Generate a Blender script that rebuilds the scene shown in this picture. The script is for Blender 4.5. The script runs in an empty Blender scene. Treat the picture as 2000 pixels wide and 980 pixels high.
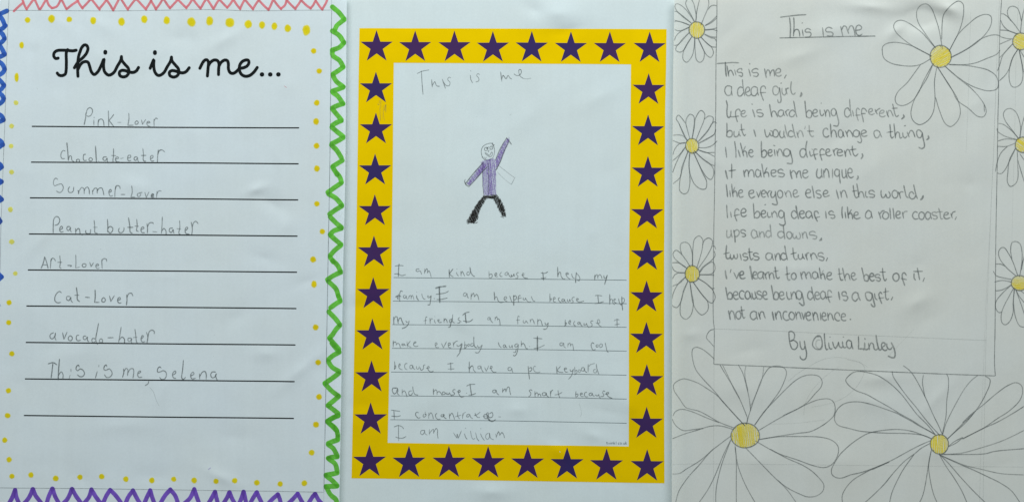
import bpy, math, random
from mathutils import Vector, noise
from mathutils.geometry import tessellate_polygon

random.seed(7)
scene = bpy.context.scene
MM = 0.001

# ---------------------------------------------------------------- camera, light, exposure
cam_data = bpy.data.cameras.new('camera')
cam = bpy.data.objects.new('camera', cam_data)
scene.collection.objects.link(cam)
CAM_H = 0.750
cam.location = (0, 0, CAM_H)
cam_data.sensor_width = 36
cam_data.lens = 36 * (CAM_H - 0.0018) / 0.594
cam_data.clip_start = 0.01
cam_data.clip_end = 20
scene.camera = cam

world = bpy.data.worlds.new('World')
scene.world = world
world.use_nodes = True
bg = world.node_tree.nodes['Background']
bg.inputs['Color'].default_value = (0.80, 0.93, 1.0, 1)
bg.inputs['Strength'].default_value = 0.20

def area(name, loc, target, sx, sy, power, col):
    d = bpy.data.lights.new(name, 'AREA')
    d.shape = 'RECTANGLE'; d.size = sx; d.size_y = sy
    d.energy = power; d.color = col
    o = bpy.data.objects.new(name, d)
    scene.collection.objects.link(o)
    o.location = loc
    o.rotation_euler = (Vector(target) - Vector(loc)).to_track_quat('-Z', 'Y').to_euler()
    return o
area('window_light', (-0.02, 0.95, 0.62), (0.0, 0.02, 0.0), 1.6, 0.40, 24.6, (0.96, 0.985, 1.0))

scene.view_settings.view_transform = 'Standard'
scene.view_settings.look = 'None'
scene.view_settings.exposure = 0
scene.view_settings.gamma = 1
scene.view_settings.use_curve_mapping = False
scene.render.engine = 'CYCLES'
scene.cycles.transparent_max_bounces = 32
scene.cycles.max_bounces = 8

# ---------------------------------------------------------------- materials
def nodes_of(name):
    m = bpy.data.materials.new(name); m.use_nodes = True
    nt = m.node_tree; nt.nodes.clear()
    return m, nt, nt.nodes, nt.links

def texco(nt):
    return nt.nodes.new('ShaderNodeTexCoord').outputs['Object']

def noise_node(nt, vec, scale, detail=2, rough=0.5, stretch=None):
    if stretch:
        mp = nt.nodes.new('ShaderNodeMapping'); mp.inputs['Scale'].default_value = stretch
        nt.links.new(vec, mp.inputs['Vector']); vec = mp.outputs[0]
    n = nt.nodes.new('ShaderNodeTexNoise')
    n.inputs['Scale'].default_value = scale
    n.inputs['Detail'].default_value = detail
    n.inputs['Roughness'].default_value = rough
    nt.links.new(vec, n.inputs['Vector'])
    return n.outputs['Fac']

def maprange(nt, v, a, b, c, d):
    n = nt.nodes.new('ShaderNodeMapRange')
    n.inputs[1].default_value = a; n.inputs[2].default_value = b
    n.inputs[3].default_value = c; n.inputs[4].default_value = d
    nt.links.new(v, n.inputs[0]); return n.outputs[0]

def mul(nt, a, b, op='MULTIPLY'):
    n = nt.nodes.new('ShaderNodeMath'); n.operation = op; n.use_clamp = True
    for i, v in enumerate((a, b)):
        if isinstance(v, (int, float)): n.inputs[i].default_value = v
        else: nt.links.new(v, n.inputs[i])
    return n.outputs[0]

def mixcol(nt, f, c1, c2):
    n = nt.nodes.new('ShaderNodeMixRGB')
    if isinstance(f, (int, float)): n.inputs[0].default_value = f
    else: nt.links.new(f, n.inputs[0])
    n.inputs[1].default_value = (*c1, 1); n.inputs[2].default_value = (*c2, 1)
    return n.outputs[0]

def press_attr(nt):
    a = nt.nodes.new('ShaderNodeAttribute'); a.attribute_name = 'press'
    return a.outputs['Fac']

def paper_material(name, tint, tint2):
    m, nt, N, L = nodes_of(name)
    v = texco(nt)
    big = noise_node(nt, v, 14, 4, 0.55)
    fib = noise_node(nt, v, 900, 3, 0.6)
    col = mixcol(nt, maprange(nt, big, 0.35, 0.65, 0, 1), tint, tint2)
    fine = nt.nodes.new('ShaderNodeMixRGB'); fine.blend_type = 'MULTIPLY'; fine.inputs[0].default_value = 1
    L.new(col, fine.inputs[1])
    g = mul(nt, maprange(nt, fib, 0.3, 0.7, 0.965, 1.0), maprange(nt, noise_node(nt, v, 1.0, 3, 0.6, (170, 7, 1)), 0.3, 0.7, 0.978, 1.0))
    L.new(g, fine.inputs[2])
    dif = N.new('ShaderNodeBsdfDiffuse'); dif.inputs['Roughness'].default_value = 0.5
    tra = N.new('ShaderNodeBsdfTranslucent')
    L.new(fine.outputs[0], dif.inputs['Color'])
    L.new(fine.outputs[0], tra.inputs['Color'])
    b = N.new('ShaderNodeBump'); b.inputs['Strength'].default_value = 0.35
    b.inputs['Distance'].default_value = 0.00006
    wr = noise_node(nt, v, 160, 4, 0.6)
    L.new(wr, b.inputs['Height'])
    b2 = N.new('ShaderNodeBump'); b2.inputs['Strength'].default_value = 0.3
    b2.inputs['Distance'].default_value = 0.000012
    L.new(fib, b2.inputs['Height']); L.new(b.outputs[0], b2.inputs['Normal'])
    L.new(b2.outputs[0], dif.inputs['Normal'])
    mx = N.new('ShaderNodeMixShader'); mx.inputs[0].default_value = 0.21
    L.new(dif.outputs[0], mx.inputs[1]); L.new(tra.outputs[0], mx.inputs[2])
    out = N.new('ShaderNodeOutputMaterial'); L.new(mx.outputs[0], out.inputs[0])
    return m

def film_material(name, ratio, cover=0.4, streak=0.18, dark=None, scale=350):
    """Translucent dried ink: part filter over the paper, part pigment."""
    m, nt, N, L = nodes_of(name)
    v = texco(nt)
    k = (1 - (1 - cover) ** 2) * 0.80 / cover
    C = tuple(min(0.96, r * k) for r in ratio)
    Cd = tuple(c * (1 - streak * 1.6) for c in C)
    T = tuple(math.sqrt(min(1, r)) for r in ratio)
    Td = tuple(t * (1 - streak) for t in T)
    n = mul(nt, noise_node(nt, v, scale, 4, 0.65), 1.0)
    f = maprange(nt, n, 0.35, 0.7, 0, 1)
    dif = N.new('ShaderNodeBsdfDiffuse'); L.new(mixcol(nt, f, C, Cd), dif.inputs['Color'])
    tr = N.new('ShaderNodeBsdfTransparent'); L.new(mixcol(nt, f, T, Td), tr.inputs['Color'])
    mx = N.new('ShaderNodeMixShader'); mx.inputs[0].default_value = cover
    L.new(tr.outputs[0], mx.inputs[1]); L.new(dif.outputs[0], mx.inputs[2])
    clear = N.new('ShaderNodeBsdfTransparent')
    m2 = N.new('ShaderNodeMixShader')
    L.new(mul(nt, press_attr(nt), 1.0), m2.inputs[0])
    L.new(clear.outputs[0], m2.inputs[1]); L.new(mx.outputs[0], m2.inputs[2])
    out = N.new('ShaderNodeOutputMaterial'); L.new(m2.outputs[0], out.inputs[0])
    return m

def grain_material(name, col, base, lo, hi, scale=1600, soft=0.25):
    """Dry pigment (graphite, coloured pencil) that catches on the paper's tooth."""
    m, nt, N, L = nodes_of(name)
    v = texco(nt)
    g = maprange(nt, noise_node(nt, v, scale, 3, 0.7), lo, hi, 1 - soft * 2, 1)
    g2 = maprange(nt, noise_node(nt, v, 130, 2, 0.6), 0.3, 0.7, 0.78, 1.12)
    f = mul(nt, mul(nt, press_attr(nt), base), mul(nt, g, g2))
    dif = N.new('ShaderNodeBsdfDiffuse'); dif.inputs['Color'].default_value = (*col, 1)
    tr = N.new('ShaderNodeBsdfTransparent')
    mx = N.new('ShaderNodeMixShader'); L.new(f, mx.inputs[0])
    L.new(tr.outputs[0], mx.inputs[1]); L.new(dif.outputs[0], mx.inputs[2])
    out = N.new('ShaderNodeOutputMaterial'); L.new(mx.outputs[0], out.inputs[0])
    return m

def print_material(name, c1, c2, rough=0.55):
    m, nt, N, L = nodes_of(name)
    v = texco(nt)
    oi = N.new('ShaderNodeObjectInfo')
    n = maprange(nt, noise_node(nt, v, 60, 5, 0.7), 0.3, 0.7, -0.25, 0.25)
    s = N.new('ShaderNodeMath'); s.operation = 'ADD'; s.use_clamp = True
    L.new(n, s.inputs[0]); L.new(oi.outputs['Random'], s.inputs[1])
    b = N.new('ShaderNodeBsdfPrincipled')
    L.new(mixcol(nt, s.outputs[0], c1, c2), b.inputs['Base Color'])
    b.inputs['Roughness'].default_value = rough
    b.inputs['Specular IOR Level'].default_value = 0.08
    out = N.new('ShaderNodeOutputMaterial'); L.new(b.outputs[0], out.inputs[0])
    return m

MAT = {
    'pencil': grain_material('graphite_pencil', (0.095, 0.115, 0.115), 0.66, 0.32, 0.6, 1700, 0.22),
    'grey_ink': grain_material('grey_printer_ink', (0.10, 0.14, 0.15), 0.80, 0.1, 0.3, 900, 0.05),
    'purple_crayon': grain_material('purple_coloured_pencil', (0.19, 0.085, 0.42), 0.78, 0.38, 0.58, 2300, 0.40),
    'black_crayon': grain_material('black_coloured_pencil', (0.015, 0.013, 0.011), 0.93, 0.36, 0.6, 1700, 0.33),
    'yellow_crayon': film_material('yellow_coloured_pencil', (1.0, 0.71, 0.07), 0.45, 0.05, scale=700),
    'black_ink': print_material('black_printer_ink', (0.004, 0.006, 0.0065), (0.006, 0.009, 0.0095), 0.6),
    'star_ink': print_material('purple_printer_ink', (0.030, 0.021, 0.098), (0.050, 0.019, 0.085), 0.6),
    'frame_ink': film_material('yellow_printer_ink', (0.89, 0.61, 0.001), 0.7, 0.03, scale=60),
    'red_marker': film_material('red_felt_tip', (0.82, 0.25, 0.28), 0.40, 0.12),
    'green_marker': film_material('green_felt_tip', (0.19, 0.63, 0.075), 0.33, 0.22, scale=260),
    'blue_marker': film_material('blue_felt_tip', (0.06, 0.175, 0.60), 0.36, 0.24, scale=260),
    'purple_marker': film_material('purple_felt_tip', (0.24, 0.12, 0.60), 0.36, 0.18, scale=260),
    'yellow_marker': film_material('yellow_felt_tip', (0.99, 0.665, 0.015), 0.35, 0.06, scale=250),
    'pale_yellow_marker': film_material('thin_yellow_felt_tip', (0.98, 0.80, 0.16), 0.35, 0.10, scale=300),
    'amber_marker': film_material('amber_felt_tip', (0.99, 0.625, 0.010), 0.35, 0.06, scale=250),
}
PAPER = [paper_material('white_copy_paper', (0.765, 0.856, 0.882), (0.760, 0.842, 0.848)),
         paper_material('bright_copy_paper', (0.765, 0.864, 0.872), (0.760, 0.848, 0.842)),
         paper_material('greyish_drawing_paper', (0.742, 0.782, 0.748), (0.732, 0.760, 0.708))]

# ---------------------------------------------------------------- helpers: the three sheets
S = 0.297      # millimetres per unit of the survey grid the outlines below were measured on

def gx(x): return (x - 1000) * S
def gy(y): return (490 - y) * S

# left and right edges of each sheet as (x, y) survey points, top to bottom
EDGES = [
    ([(-14, -9), (-30, 500), (-52, 989)],
     [(678.5, -9), (677, 170), (675.6, 340), (673.8, 430), (671.7, 510), (669, 670), (667, 810), (663.8, 989)]),
    ([(645, -9), (640, 500), (632, 989)], [(1354, -9), (1354, 500), (1353, 989)]),
    ([(1315.6, -9), (1313, 130), (1311.6, 260), (1311, 400), (1310.6, 640), (1310.2, 989)],
     [(2032, -9), (2028, 500), (2022, 989)]),
]
def edge_x(poly, ymm):
    y = 490 - ymm / S
    if y <= poly[0][1]: return gx(poly[0][0])
    for (x0, y0), (x1, y1) in zip(poly, poly[1:]):
        if y <= y1: return gx(x0 + (x1 - x0) * (y - y0) / (y1 - y0))
    return gx(poly[-1][0])

def smooth(a, b, x):
    t = max(0.0, min(1.0, (x - a) / (b - a)))
    return t * t * (3 - 2 * t)

# soft dents and creases seen in the paper: (x, y, rx, ry, height mm, angle)
DENTS = {
    0: [(440, 78, 45, 14, .16, 30), (350, 75, 25, 18, -.14, 0), (500, 370, 22, 10, .22, 20), (530, 398, 40, 16, -.16, -30),
        (560, 440, 28, 22, .12, 60), (600, 550, 30, 12, -.10, 20), (520, 690, 26, 14, .14, 0), (590, 720, 60, 14, .18, 40),
        (460, 620, 40, 20, -.12, 30), (320, 760, 14, 40, .08, -25), (430, 930, 40, 12, .14, -25), (300, 930, 60, 20, -.10, 0),
        (150, 690, 70, 30, .12, 10), (60, 600, 60, 50, .14, 0), (240, 830, 90, 20, .10, 5)],
    1: [(1090, 28, 55, 28, .40, 0), (1045, 20, 26, 16, -.24, -30), (1110, 60, 30, 10, -.14, 10), (730, 60, 30, 60, .1, 0),
        (1170, 190, 50, 20, .14, 30), (1230, 790, 30, 80, .20, 45), (1090, 880, 26, 12, .16, -30), (1160, 850, 30, 14, .14, -20),
        (960, 960, 40, 16, .22, 0), (1010, 800, 22, 14, .14, 0), (850, 780, 70, 30, .10, 20), (900, 350, 60, 60, .12, 0)],
    2: [(1800, 34, 44, 20, -.62, 10), (1850, 18, 30, 16, .50, -20), (1700, 14, 50, 12, .22, -5), (1750, 60, 30, 12, .20, 40), (1620, 60, 60, 20, .14, 10),
        (1560, 110, 50, 16, .12, 20), (1700, 330, 80, 40, .14, 40), (1900, 300, 50, 80, .12, 0), (1790, 590, 30, 16, .14, 30),
        (1450, 760, 60, 30, .10, 0), (1640, 900, 60, 40, .12, 0), (1920, 130, 14, 50, .12, 0), (1480, 900, 40, 24, .10, 0)],
}
CRUMPLE = (3.4, 3.4, 5.2)
_r = random.Random(21)
for _k, _n in ((0, 34), (1, 22), (2, 36)):       # small handling wrinkles all over each sheet
    for _ in range(_n):
        DENTS[_k].append((_r.uniform(0, 640) + (0, 680, 1330)[_k], _r.uniform(10, 975), _r.uniform(14, 60), _r.uniform(11, 24),
                          _r.uniform(-.10, .11), _r.uniform(-60, 60)))
def height(k, x, y):
    z = raw_height(k, x, y)
    return z if z > 0.7 else 0.25 + 0.45 * math.exp((z - 0.7) / 0.45)   # the paper comes to rest on the table
def raw_height(k, x, y):
    """surface height in mm of sheet k at (x, y) mm"""
    v = Vector((x / 38.0 + 11.3 * k, y / 34.0 - 5.1 * k, 3.7 * k))
    h = 0.22 * noise.noise(v)
    h += 0.07 * noise.noise(v * 2.7)
    h += 0.014 * noise.noise(v * 6.5)
    r = abs(noise.noise(Vector((x / 29.0 - 7.7 * k, y / 41.0 + x / 90.0, 9.1 + k))))
    h += 0.10 * min(r, 0.35)
    for (cx, cy, rx, ry, a, ang) in DENTS[k]:
        dx = x - gx(cx); dy = y - gy(cy)
        rx *= S; ry *= S
        if abs(dx) > 3.2 * max(rx, ry) or abs(dy) > 3.2 * max(rx, ry): continue
        c = math.cos(math.radians(ang)); s = math.sin(math.radians(ang))
        u = (dx * c + dy * s) / rx; w = (-dx * s + dy * c) / ry
        q = u * u + w * w
        h += CRUMPLE[k] * a * (0.55 * math.exp(-q * 0.9) + 0.6 * math.exp(-1.9 * math.sqrt(q + 0.03)))
    if k == 1:
        m = min(x - edge_x(EDGES[1][0], y), edge_x(EDGES[1][1], y) - x)
        return 1.35 + h * (0.25 + 0.75 * smooth(4, 22, m))
    if k == 0:
        e = edge_x(EDGES[0][1], y) - x
        lift = 1.0 - smooth(8, 42, e)
        flat = 1.0 - 0.75 * (1.0 - smooth(0, 14, e))
        return 1.70 + 1.15 * lift + h * flat + 1.5 * (1.0 - smooth(0, 11, e))
    e = x - edge_x(EDGES[2][0], y)
    lift = 1.0 - smooth(12, 48, e)
    flat = 1.0 - 0.75 * (1.0 - smooth(0, 14, e))
    return 1.70 + 1.20 * lift + h * flat + 3.2 * (1.0 - smooth(0, 14, e))

YTOP, YBOT = gy(-9), gy(989)
def clamp_to_sheet(k, x, y):
    y = max(YBOT + 0.1, min(YTOP - 0.1, y))
    l = edge_x(EDGES[k][0], y) + 0.12; r = edge_x(EDGES[k][1], y) - 0.12
    return max(l, min(r, x)), y

def link(name, verts, faces, mat, parent=None, press=None, shade=True):
    me = bpy.data.meshes.new(name)
    me.from_pydata([(x * MM, y * MM, z * MM) for x, y, z in verts], [], faces)
    if press is not None:
        at = me.attributes.new('press', 'FLOAT', 'POINT')
        at.data.foreach_set('value', press)
    me.materials.append(mat)
    if shade:
        me.polygons.foreach_set('use_smooth', [True] * len(me.polygons))
    me.update()
    o = bpy.data.objects.new(name, me)
    scene.collection.objects.link(o)
    if parent: o.parent = parent
    return o

def build_sheet(k, label):
    nu, nv = 200, 280
    verts, faces = [], []
    for j in range(nv + 1):
        y = YTOP + (YBOT - YTOP) * j / nv
        l = edge_x(EDGES[k][0], y); r = edge_x(EDGES[k][1], y)
        for i in range(nu + 1):
            x = l + (r - l) * i / nu
            verts.append((x, y, height(k, x, y)))
    for j in range(nv):
        for i in range(nu):
            a = j * (nu + 1) + i
            faces.append((a, a + nu + 1, a + nu + 2, a + 1))
    o = link('paper_sheet', verts, faces, PAPER[k])
    o['label'] = label; o['category'] = 'sheet of paper'
    o['group'] = 'children\'s sheets laid side by side'
    return o

# ---------------------------------------------------------------- strokes
LAYER = {'frame_ink': 0.060, 'star_ink': 0.10, 'black_ink': 0.09, 'grey_ink': 0.09, 'pencil': 0.135}

class Ink:
    """collects strokes and fills of one mark on sheet k and lays them on the paper"""
    def __init__(self, k, mat):
        self.k, self.mat = k, mat
        self.v, self.f, self.p = [], [], []
        self.n = 0
        self.base = LAYER.get(mat, 0.075)
        self.marker = mat.endswith('_marker')
    def put(self, x, y, dz, press):
        x, y = clamp_to_sheet(self.k, x, y)
        self.v.append((x, y, height(self.k, x, y) + self.base + dz))
        self.p.append(press)
        return len(self.v) - 1
    def stroke(self, pts, w, press, straight=False):
        self.n += 1
        z0 = 0.0012 * (self.n % 24)
        if not straight and len(pts) > 2: pts = catmull(pts, max(0.3, w * 0.45))
        else: pts = dense(pts, 1.2)
        n = len(pts)
        wob = random.random() * 100
        L = 0.0
        cum = [0.0]
        for a, b in zip(pts, pts[1:]):
            L += math.dist(a, b); cum.append(L)
        if L < 1e-4: return
        hw = w / 2
        pencil = self.mat in ('pencil', 'purple_crayon', 'black_crayon')
        ids = []
        for i, (x, y) in enumerate(pts):
            a = pts[max(0, i - 1)]; b = pts[min(n - 1, i + 1)]
            dx, dy = b[0] - a[0], b[1] - a[1]
            d = math.hypot(dx, dy) or 1
            nx, ny = -dy / d, dx / d
            q = hw
            pr = press
            if pencil:
                e = min(cum[i], L - cum[i])
                q *= 0.62 + 0.38 * min(1, e / 0.5)
                q *= 1 + 0.16 * noise.noise(Vector((cum[i] * 0.55, wob, 0)))
                pr *= 1 + 0.28 * noise.noise(Vector((cum[i] * 0.22, wob, 4)))
            elif self.marker:
                q *= 1 + 0.07 * noise.noise(Vector((cum[i] * 0.5, wob, 0)))
                x += 0.10 * noise.noise(Vector((cum[i] * 0.4, wob, 7)))
            dz = z0 + 0.010 * cum[i] / max(L, 1)
            l_ = self.put(x + nx * q, y + ny * q, dz, pr)
            r_ = self.put(x - nx * q, y - ny * q, dz, pr)
            ids.append((l_, r_, x, y, dx / d, dy / d, q, dz, pr))
        for (a, b, *_), (c, d, *_) in zip(ids, ids[1:]):
            self.f.append((a, b, d, c))
        if hw > 0.22 or self.mat == 'black_ink':
            for end in (0, -1):
                l_, r_, x, y, tx, ty, q, dz, pr = ids[end]
                s = -1 if end == 0 else 1
                ring = []
                m = 7
                a0 = math.atan2(ty, tx)
                for j in range(1, m):
                    t = a0 + s * (math.pi / 2) - s * math.pi * j / m
                    jag = 1 + (0.14 * (random.random() - .5) if self.marker else 0)
                    cx, cy = math.cos(t) * q * jag, math.sin(t) * q * jag
                    if s < 0: cx, cy = cx, cy
                    ring.append(self.put(x + cx * 1.0, y + cy * 1.0, dz, pr))
                first, last = (l_, r_)
                if s < 0:
                    # cap faces backwards
                    ring2 = []
                    for j in range(1, m):
                        t = a0 + math.pi / 2 + math.pi * j / m
                        vx, vy = clamp_to_sheet(self.k, x + math.cos(t) * q, y + math.sin(t) * q)
                        self.v[ring[j - 1]] = (vx, vy, height(self.k, vx, vy) + self.base + dz)
                    self.f.append((first, *ring, last))
                else:
                    for j in range(1, m):
                        t = a0 + math.pi / 2 - math.pi * j / m
                        vx, vy = clamp_to_sheet(self.k, x + math.cos(t) * q, y + math.sin(t) * q)
                        self.v[ring[j - 1]] = (vx, vy, height(self.k, vx, vy) + self.base + dz)
                    self.f.append((last, *reversed(ring), first))
    def poly(self, pts, press, maxedge=2.2, dz=0.0):
        tris = tessellate_polygon([[Vector((x, y, 0)) for x, y in pts]])
        stack = [tuple(pts[i] for i in t) for t in tris]
        cache = {}
        def vid(p):
            key = (round(p[0], 3), round(p[1], 3))
            if key not in cache: cache[key] = self.put(p[0], p[1], dz, press)
            return cache[key]
        while stack:
            a, b, c = stack.pop()
            es = [(math.dist(a, b), 0), (math.dist(b, c), 1), (math.dist(c, a), 2)]
            m, i = max(es)
            if m <= maxedge:
                self.f.append((vid(a), vid(b), vid(c))); continue
            if i == 1: a, b, c = b, c, a
            elif i == 2: a, b, c = c, a, b
            mid = ((a[0] + b[0]) / 2, (a[1] + b[1]) / 2)
            stack.append((a, mid, c)); stack.append((mid, b, c))
    def hatch(self, pts, ang, gap, w, press, fade=None):
        t = math.radians(-ang)
        c, s = math.cos(t), math.sin(t)
        q = [(x * c + y * s, -x * s + y * c) for x, y in pts]      # rotate so that strokes run along u
        lo = min(p[1] for p in q); hi = max(p[1] for p in q)
        v = lo + gap * 0.4
        while v < hi:
            xs = []
            for (x0, y0), (x1, y1) in zip(q, q[1:] + q[:1]):
                if (y0 <= v) != (y1 <= v): xs.append(x0 + (x1 - x0) * (v - y0) / (y1 - y0))
            xs.sort()
            for a, b in zip(xs[::2], xs[1::2]):
                if b - a < 0.25: continue
                a += random.uniform(-.35, .35); b += random.uniform(-.35, .35)
                k = max(2, int((b - a) / 2.5))
                line = []
                for i in range(k + 1):
                    u = a + (b - a) * i / k; vv = v + random.uniform(-.16, .16)
                    line.append((u * c - vv * s, u * s + vv * c))
                pr = press
                if fade:                       # the child pressed harder on one side
                    mx, my = line[len(line) // 2]
                    d = ((mx - fade[0]) * math.cos(fade[3]) + (my - fade[1]) * math.sin(fade[3])) / fade[2]
                    pr *= max(0.12, 0.62 + 0.62 * d)
                self.stroke(line, w * random.uniform(.7, 1.25), pr * random.uniform(.5, 1.05))
            v += gap * random.uniform(.75, 1.3)
    def blob(self, cx, cy, rx, ry, core=1.0):
        """felt tip dot: dense in the middle, bleeding out at its rim"""
        ph = random.random() * 100
        rings = [(0.0, 1), (0.35, 1), (0.62, .95), (0.80, .85), (0.93, .55), (1.06, 0.0)]
        m = 22
        self.n += 1
        dz = 0.0012 * (self.n % 24)
        c = self.put(cx, cy, dz, core)
        prev = None
        for r, pr in rings[1:]:
            ring = []
            for j in range(m):
                t = 2 * math.pi * j / m
                kk = 1 + 0.13 * noise.noise(Vector((math.cos(t) * 1.4 + ph, math.sin(t) * 1.4, ph)))
                ring.append(self.put(cx + math.cos(t) * rx * r * kk, cy + math.sin(t) * ry * r * kk, dz, pr * core))
            for j in range(m):
                j2 = (j + 1) % m
                if prev is None: self.f.append((c, ring[j], ring[j2]))
                else: self.f.append((prev[j], ring[j], ring[j2], prev[j2]))
            prev = ring
    def build(self, name, parent, label=''):
        o = link(name, self.v, self.f, MAT[self.mat], parent, self.p)
        if label: o['label'] = label
        return o

def dense(pts, step):
    out = [pts[0]]
    for a, b in zip(pts, pts[1:]):
        n = max(1, int(math.dist(a, b) / step))
        for i in range(1, n + 1):
            out.append((a[0] + (b[0] - a[0]) * i / n, a[1] + (b[1] - a[1]) * i / n))
    return out

def catmull(pts, step):
    P = [pts[0]] + list(pts) + [pts[-1]]
    closed = math.dist(pts[0], pts[-1]) < 1e-6 and len(pts) > 3
    if closed: P[0] = pts[-2]; P[-1] = pts[1]
    out = []
    for i in range(1, len(P) - 2):
        p0, p1, p2, p3 = P[i - 1], P[i], P[i + 1], P[i + 2]
        d0 = math.dist(p0, p1) ** .5 or 1e-3; d1 = math.dist(p1, p2) ** .5 or 1e-3; d2 = math.dist(p2, p3) ** .5 or 1e-3
        m1 = [0, 0]; m2 = [0, 0]
        for c in (0, 1):
            m1[c] = (p1[c] - p0[c]) / d0 - (p2[c] - p0[c]) / (d0 + d1) + (p2[c] - p1[c]) / d1
            m2[c] = (p2[c] - p1[c]) / d1 - (p3[c] - p1[c]) / (d1 + d2) + (p3[c] - p2[c]) / d2
            m1[c] *= d1; m2[c] *= d1
        if p0 == p1: m1 = [p2[c] - p1[c] for c in (0, 1)]
        if p2 == p3: m2 = [p2[c] - p1[c] for c in (0, 1)]
        n = max(2, int(math.dist(p1, p2) / step) + 1)
        for j in range(n):
            t = j / n
            h1 = 2 * t ** 3 - 3 * t * t + 1; h2 = t ** 3 - 2 * t * t + t
            h3 = -2 * t ** 3 + 3 * t * t; h4 = t ** 3 - t * t
            out.append(tuple(h1 * p1[c] + h2 * m1[c] + h3 * p2[c] + h4 * m2[c] for c in (0, 1)))
    out.append(P[-2])
    return out

# ---------------------------------------------------------------- the table under the sheets
def table_material():
    m, nt, N, L = nodes_of('table_wood')
    v = texco(nt)
    g = noise_node(nt, v, 9, 6, 0.6, (1, 14, 1))
    b = N.new('ShaderNodeBsdfPrincipled')
    L.new(mixcol(nt, maprange(nt, g, 0.3, 0.7, 0, 1), (0.30, 0.20, 0.12), (0.42, 0.30, 0.19)), b.inputs['Base Color'])
    b.inputs['Roughness'].default_value = 0.5
    bp = N.new('ShaderNodeBump'); bp.inputs['Strength'].default_value = 0.2; bp.inputs['Distance'].default_value = 0.0005
    L.new(g, bp.inputs['Height']); L.new(bp.outputs[0], b.inputs['Normal'])
    out = N.new('ShaderNodeOutputMaterial'); L.new(b.outputs[0], out.inputs[0])
    return m
X, Y, Z = 900, 600, -30
tv = [(-X, -Y, Z), (X, -Y, Z), (X, Y, Z), (-X, Y, Z), (-X, -Y, 0), (X, -Y, 0), (X, Y, 0), (-X, Y, 0)]
tf = [(4, 5, 6, 7), (3, 2, 1, 0), (0, 1, 5, 4), (1, 2, 6, 5), (2, 3, 7, 6), (3, 0, 4, 7)]
table = link('table_top', tv, tf, table_material(), shade=False)
table['kind'] = 'structure'

# ---------------------------------------------------------------- the sheets
SHEET_LABELS = [
    'left sheet, a printed "This is me..." list with black rules and felt tip zigzag edges',
    'middle sheet with a yellow border of purple stars and a small drawn person',
    'right sheet, a pencil poem framed by hand drawn daisies with yellow centres',
]
SHEETS = [build_sheet(k, SHEET_LABELS[k]) for k in (1, 0, 2)]
SHEETS = [SHEETS[1], SHEETS[0], SHEETS[2]]

# yellow border on the middle sheet: outer and inner outlines, measured on the survey grid
def along(poly, t, axis):
    for a, b in zip(poly, poly[1:]):
        if t <= b[axis] or b is poly[-1]:
            q = (t - a[axis]) / (b[axis] - a[axis])
            return a[1 - axis] + (b[1 - axis] - a[1 - axis]) * q
OL = [(702, 55.5), (700.2, 150), (698, 320), (693, 620), (686.4, 933.2)]
OR = [(1302.2, 57.2), (1301.3, 130), (1299.6, 205), (1297.5, 500), (1297.6, 850), (1298, 943)]
IL = [(769, 122.8), (767.8, 240), (767.2, 320), (764.9, 510), (763, 600), (761.3, 690), (757.1, 864.1)]
IR = [(1232.4, 126), (1231, 300), (1228.6, 510), (1228.3, 700), (1228, 871.2)]
def fx(poly, y):
    if y <= poly[0][1]: return poly[0][0] + (poly[1][0] - poly[0][0]) * (y - poly[0][1]) / (poly[1][1] - poly[0][1])
    return along(poly, y, 1)
ink = Ink(1, 'frame_ink')
def strip(a0, a1, b0, b1, f0, f1, nu, nv):
    """patch between two outlines: corners a (start) and b (end); f0/f1 give the two long sides"""
    rows = []
    for j in range(nv + 1):
        t = j / nv
        p, q = f0(t), f1(t)
        rows.append([ink.put(gx(p[0] + (q[0] - p[0]) * i / nu), gy(p[1] + (q[1] - p[1]) * i / nu), 0, 1.0) for i in range(nu + 1)])
    for r0, r1 in zip(rows, rows[1:]):
        for i in range(nu): ink.f.append((r0[i], r1[i], r1[i + 1], r0[i + 1]))
def lerp(p, q, t): return (p[0] + (q[0] - p[0]) * t, p[1] + (q[1] - p[1]) * t)
def sideline(poly, ya, yb):
    return lambda t: (fx(poly, ya + (yb - ya) * t), ya + (yb - ya) * t)
# left and right columns run the whole height, top and bottom bands butt against them
strip(0, 0, 0, 0, sideline(OL, 55.5, 933.2), lambda t: (lambda y: (fx(IL, y), y))(55.5 + (934.0 - 55.5) * t), 9, 130)
strip(0, 0, 0, 0, lambda t: (lambda y: (fx(IR, y), y))(56.9 + (942.0 - 56.9) * t), sideline(OR, 57.2, 943), 9, 130)
def band(ya0, ya1, yb0, yb1):
    def f0(t):
        x = fx(IL, ya0) + (fx(IR, ya1) - fx(IL, ya0)) * t
        return (x, ya0 + (ya1 - ya0) * t)
    def f1(t):
        x = fx(IL, yb0) + (fx(IR, yb1) - fx(IL, yb0)) * t
        return (x, yb0 + (yb1 - yb0) * t)
    strip(0, 0, 0, 0, f0, f1, 9, 70)
band(55.6, 56.9, 122.8, 126)
band(864.1, 871.2, 934.2, 942.0)
border = ink.build('star_border', SHEETS[1], 'printed yellow border frame set with purple stars')

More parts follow.
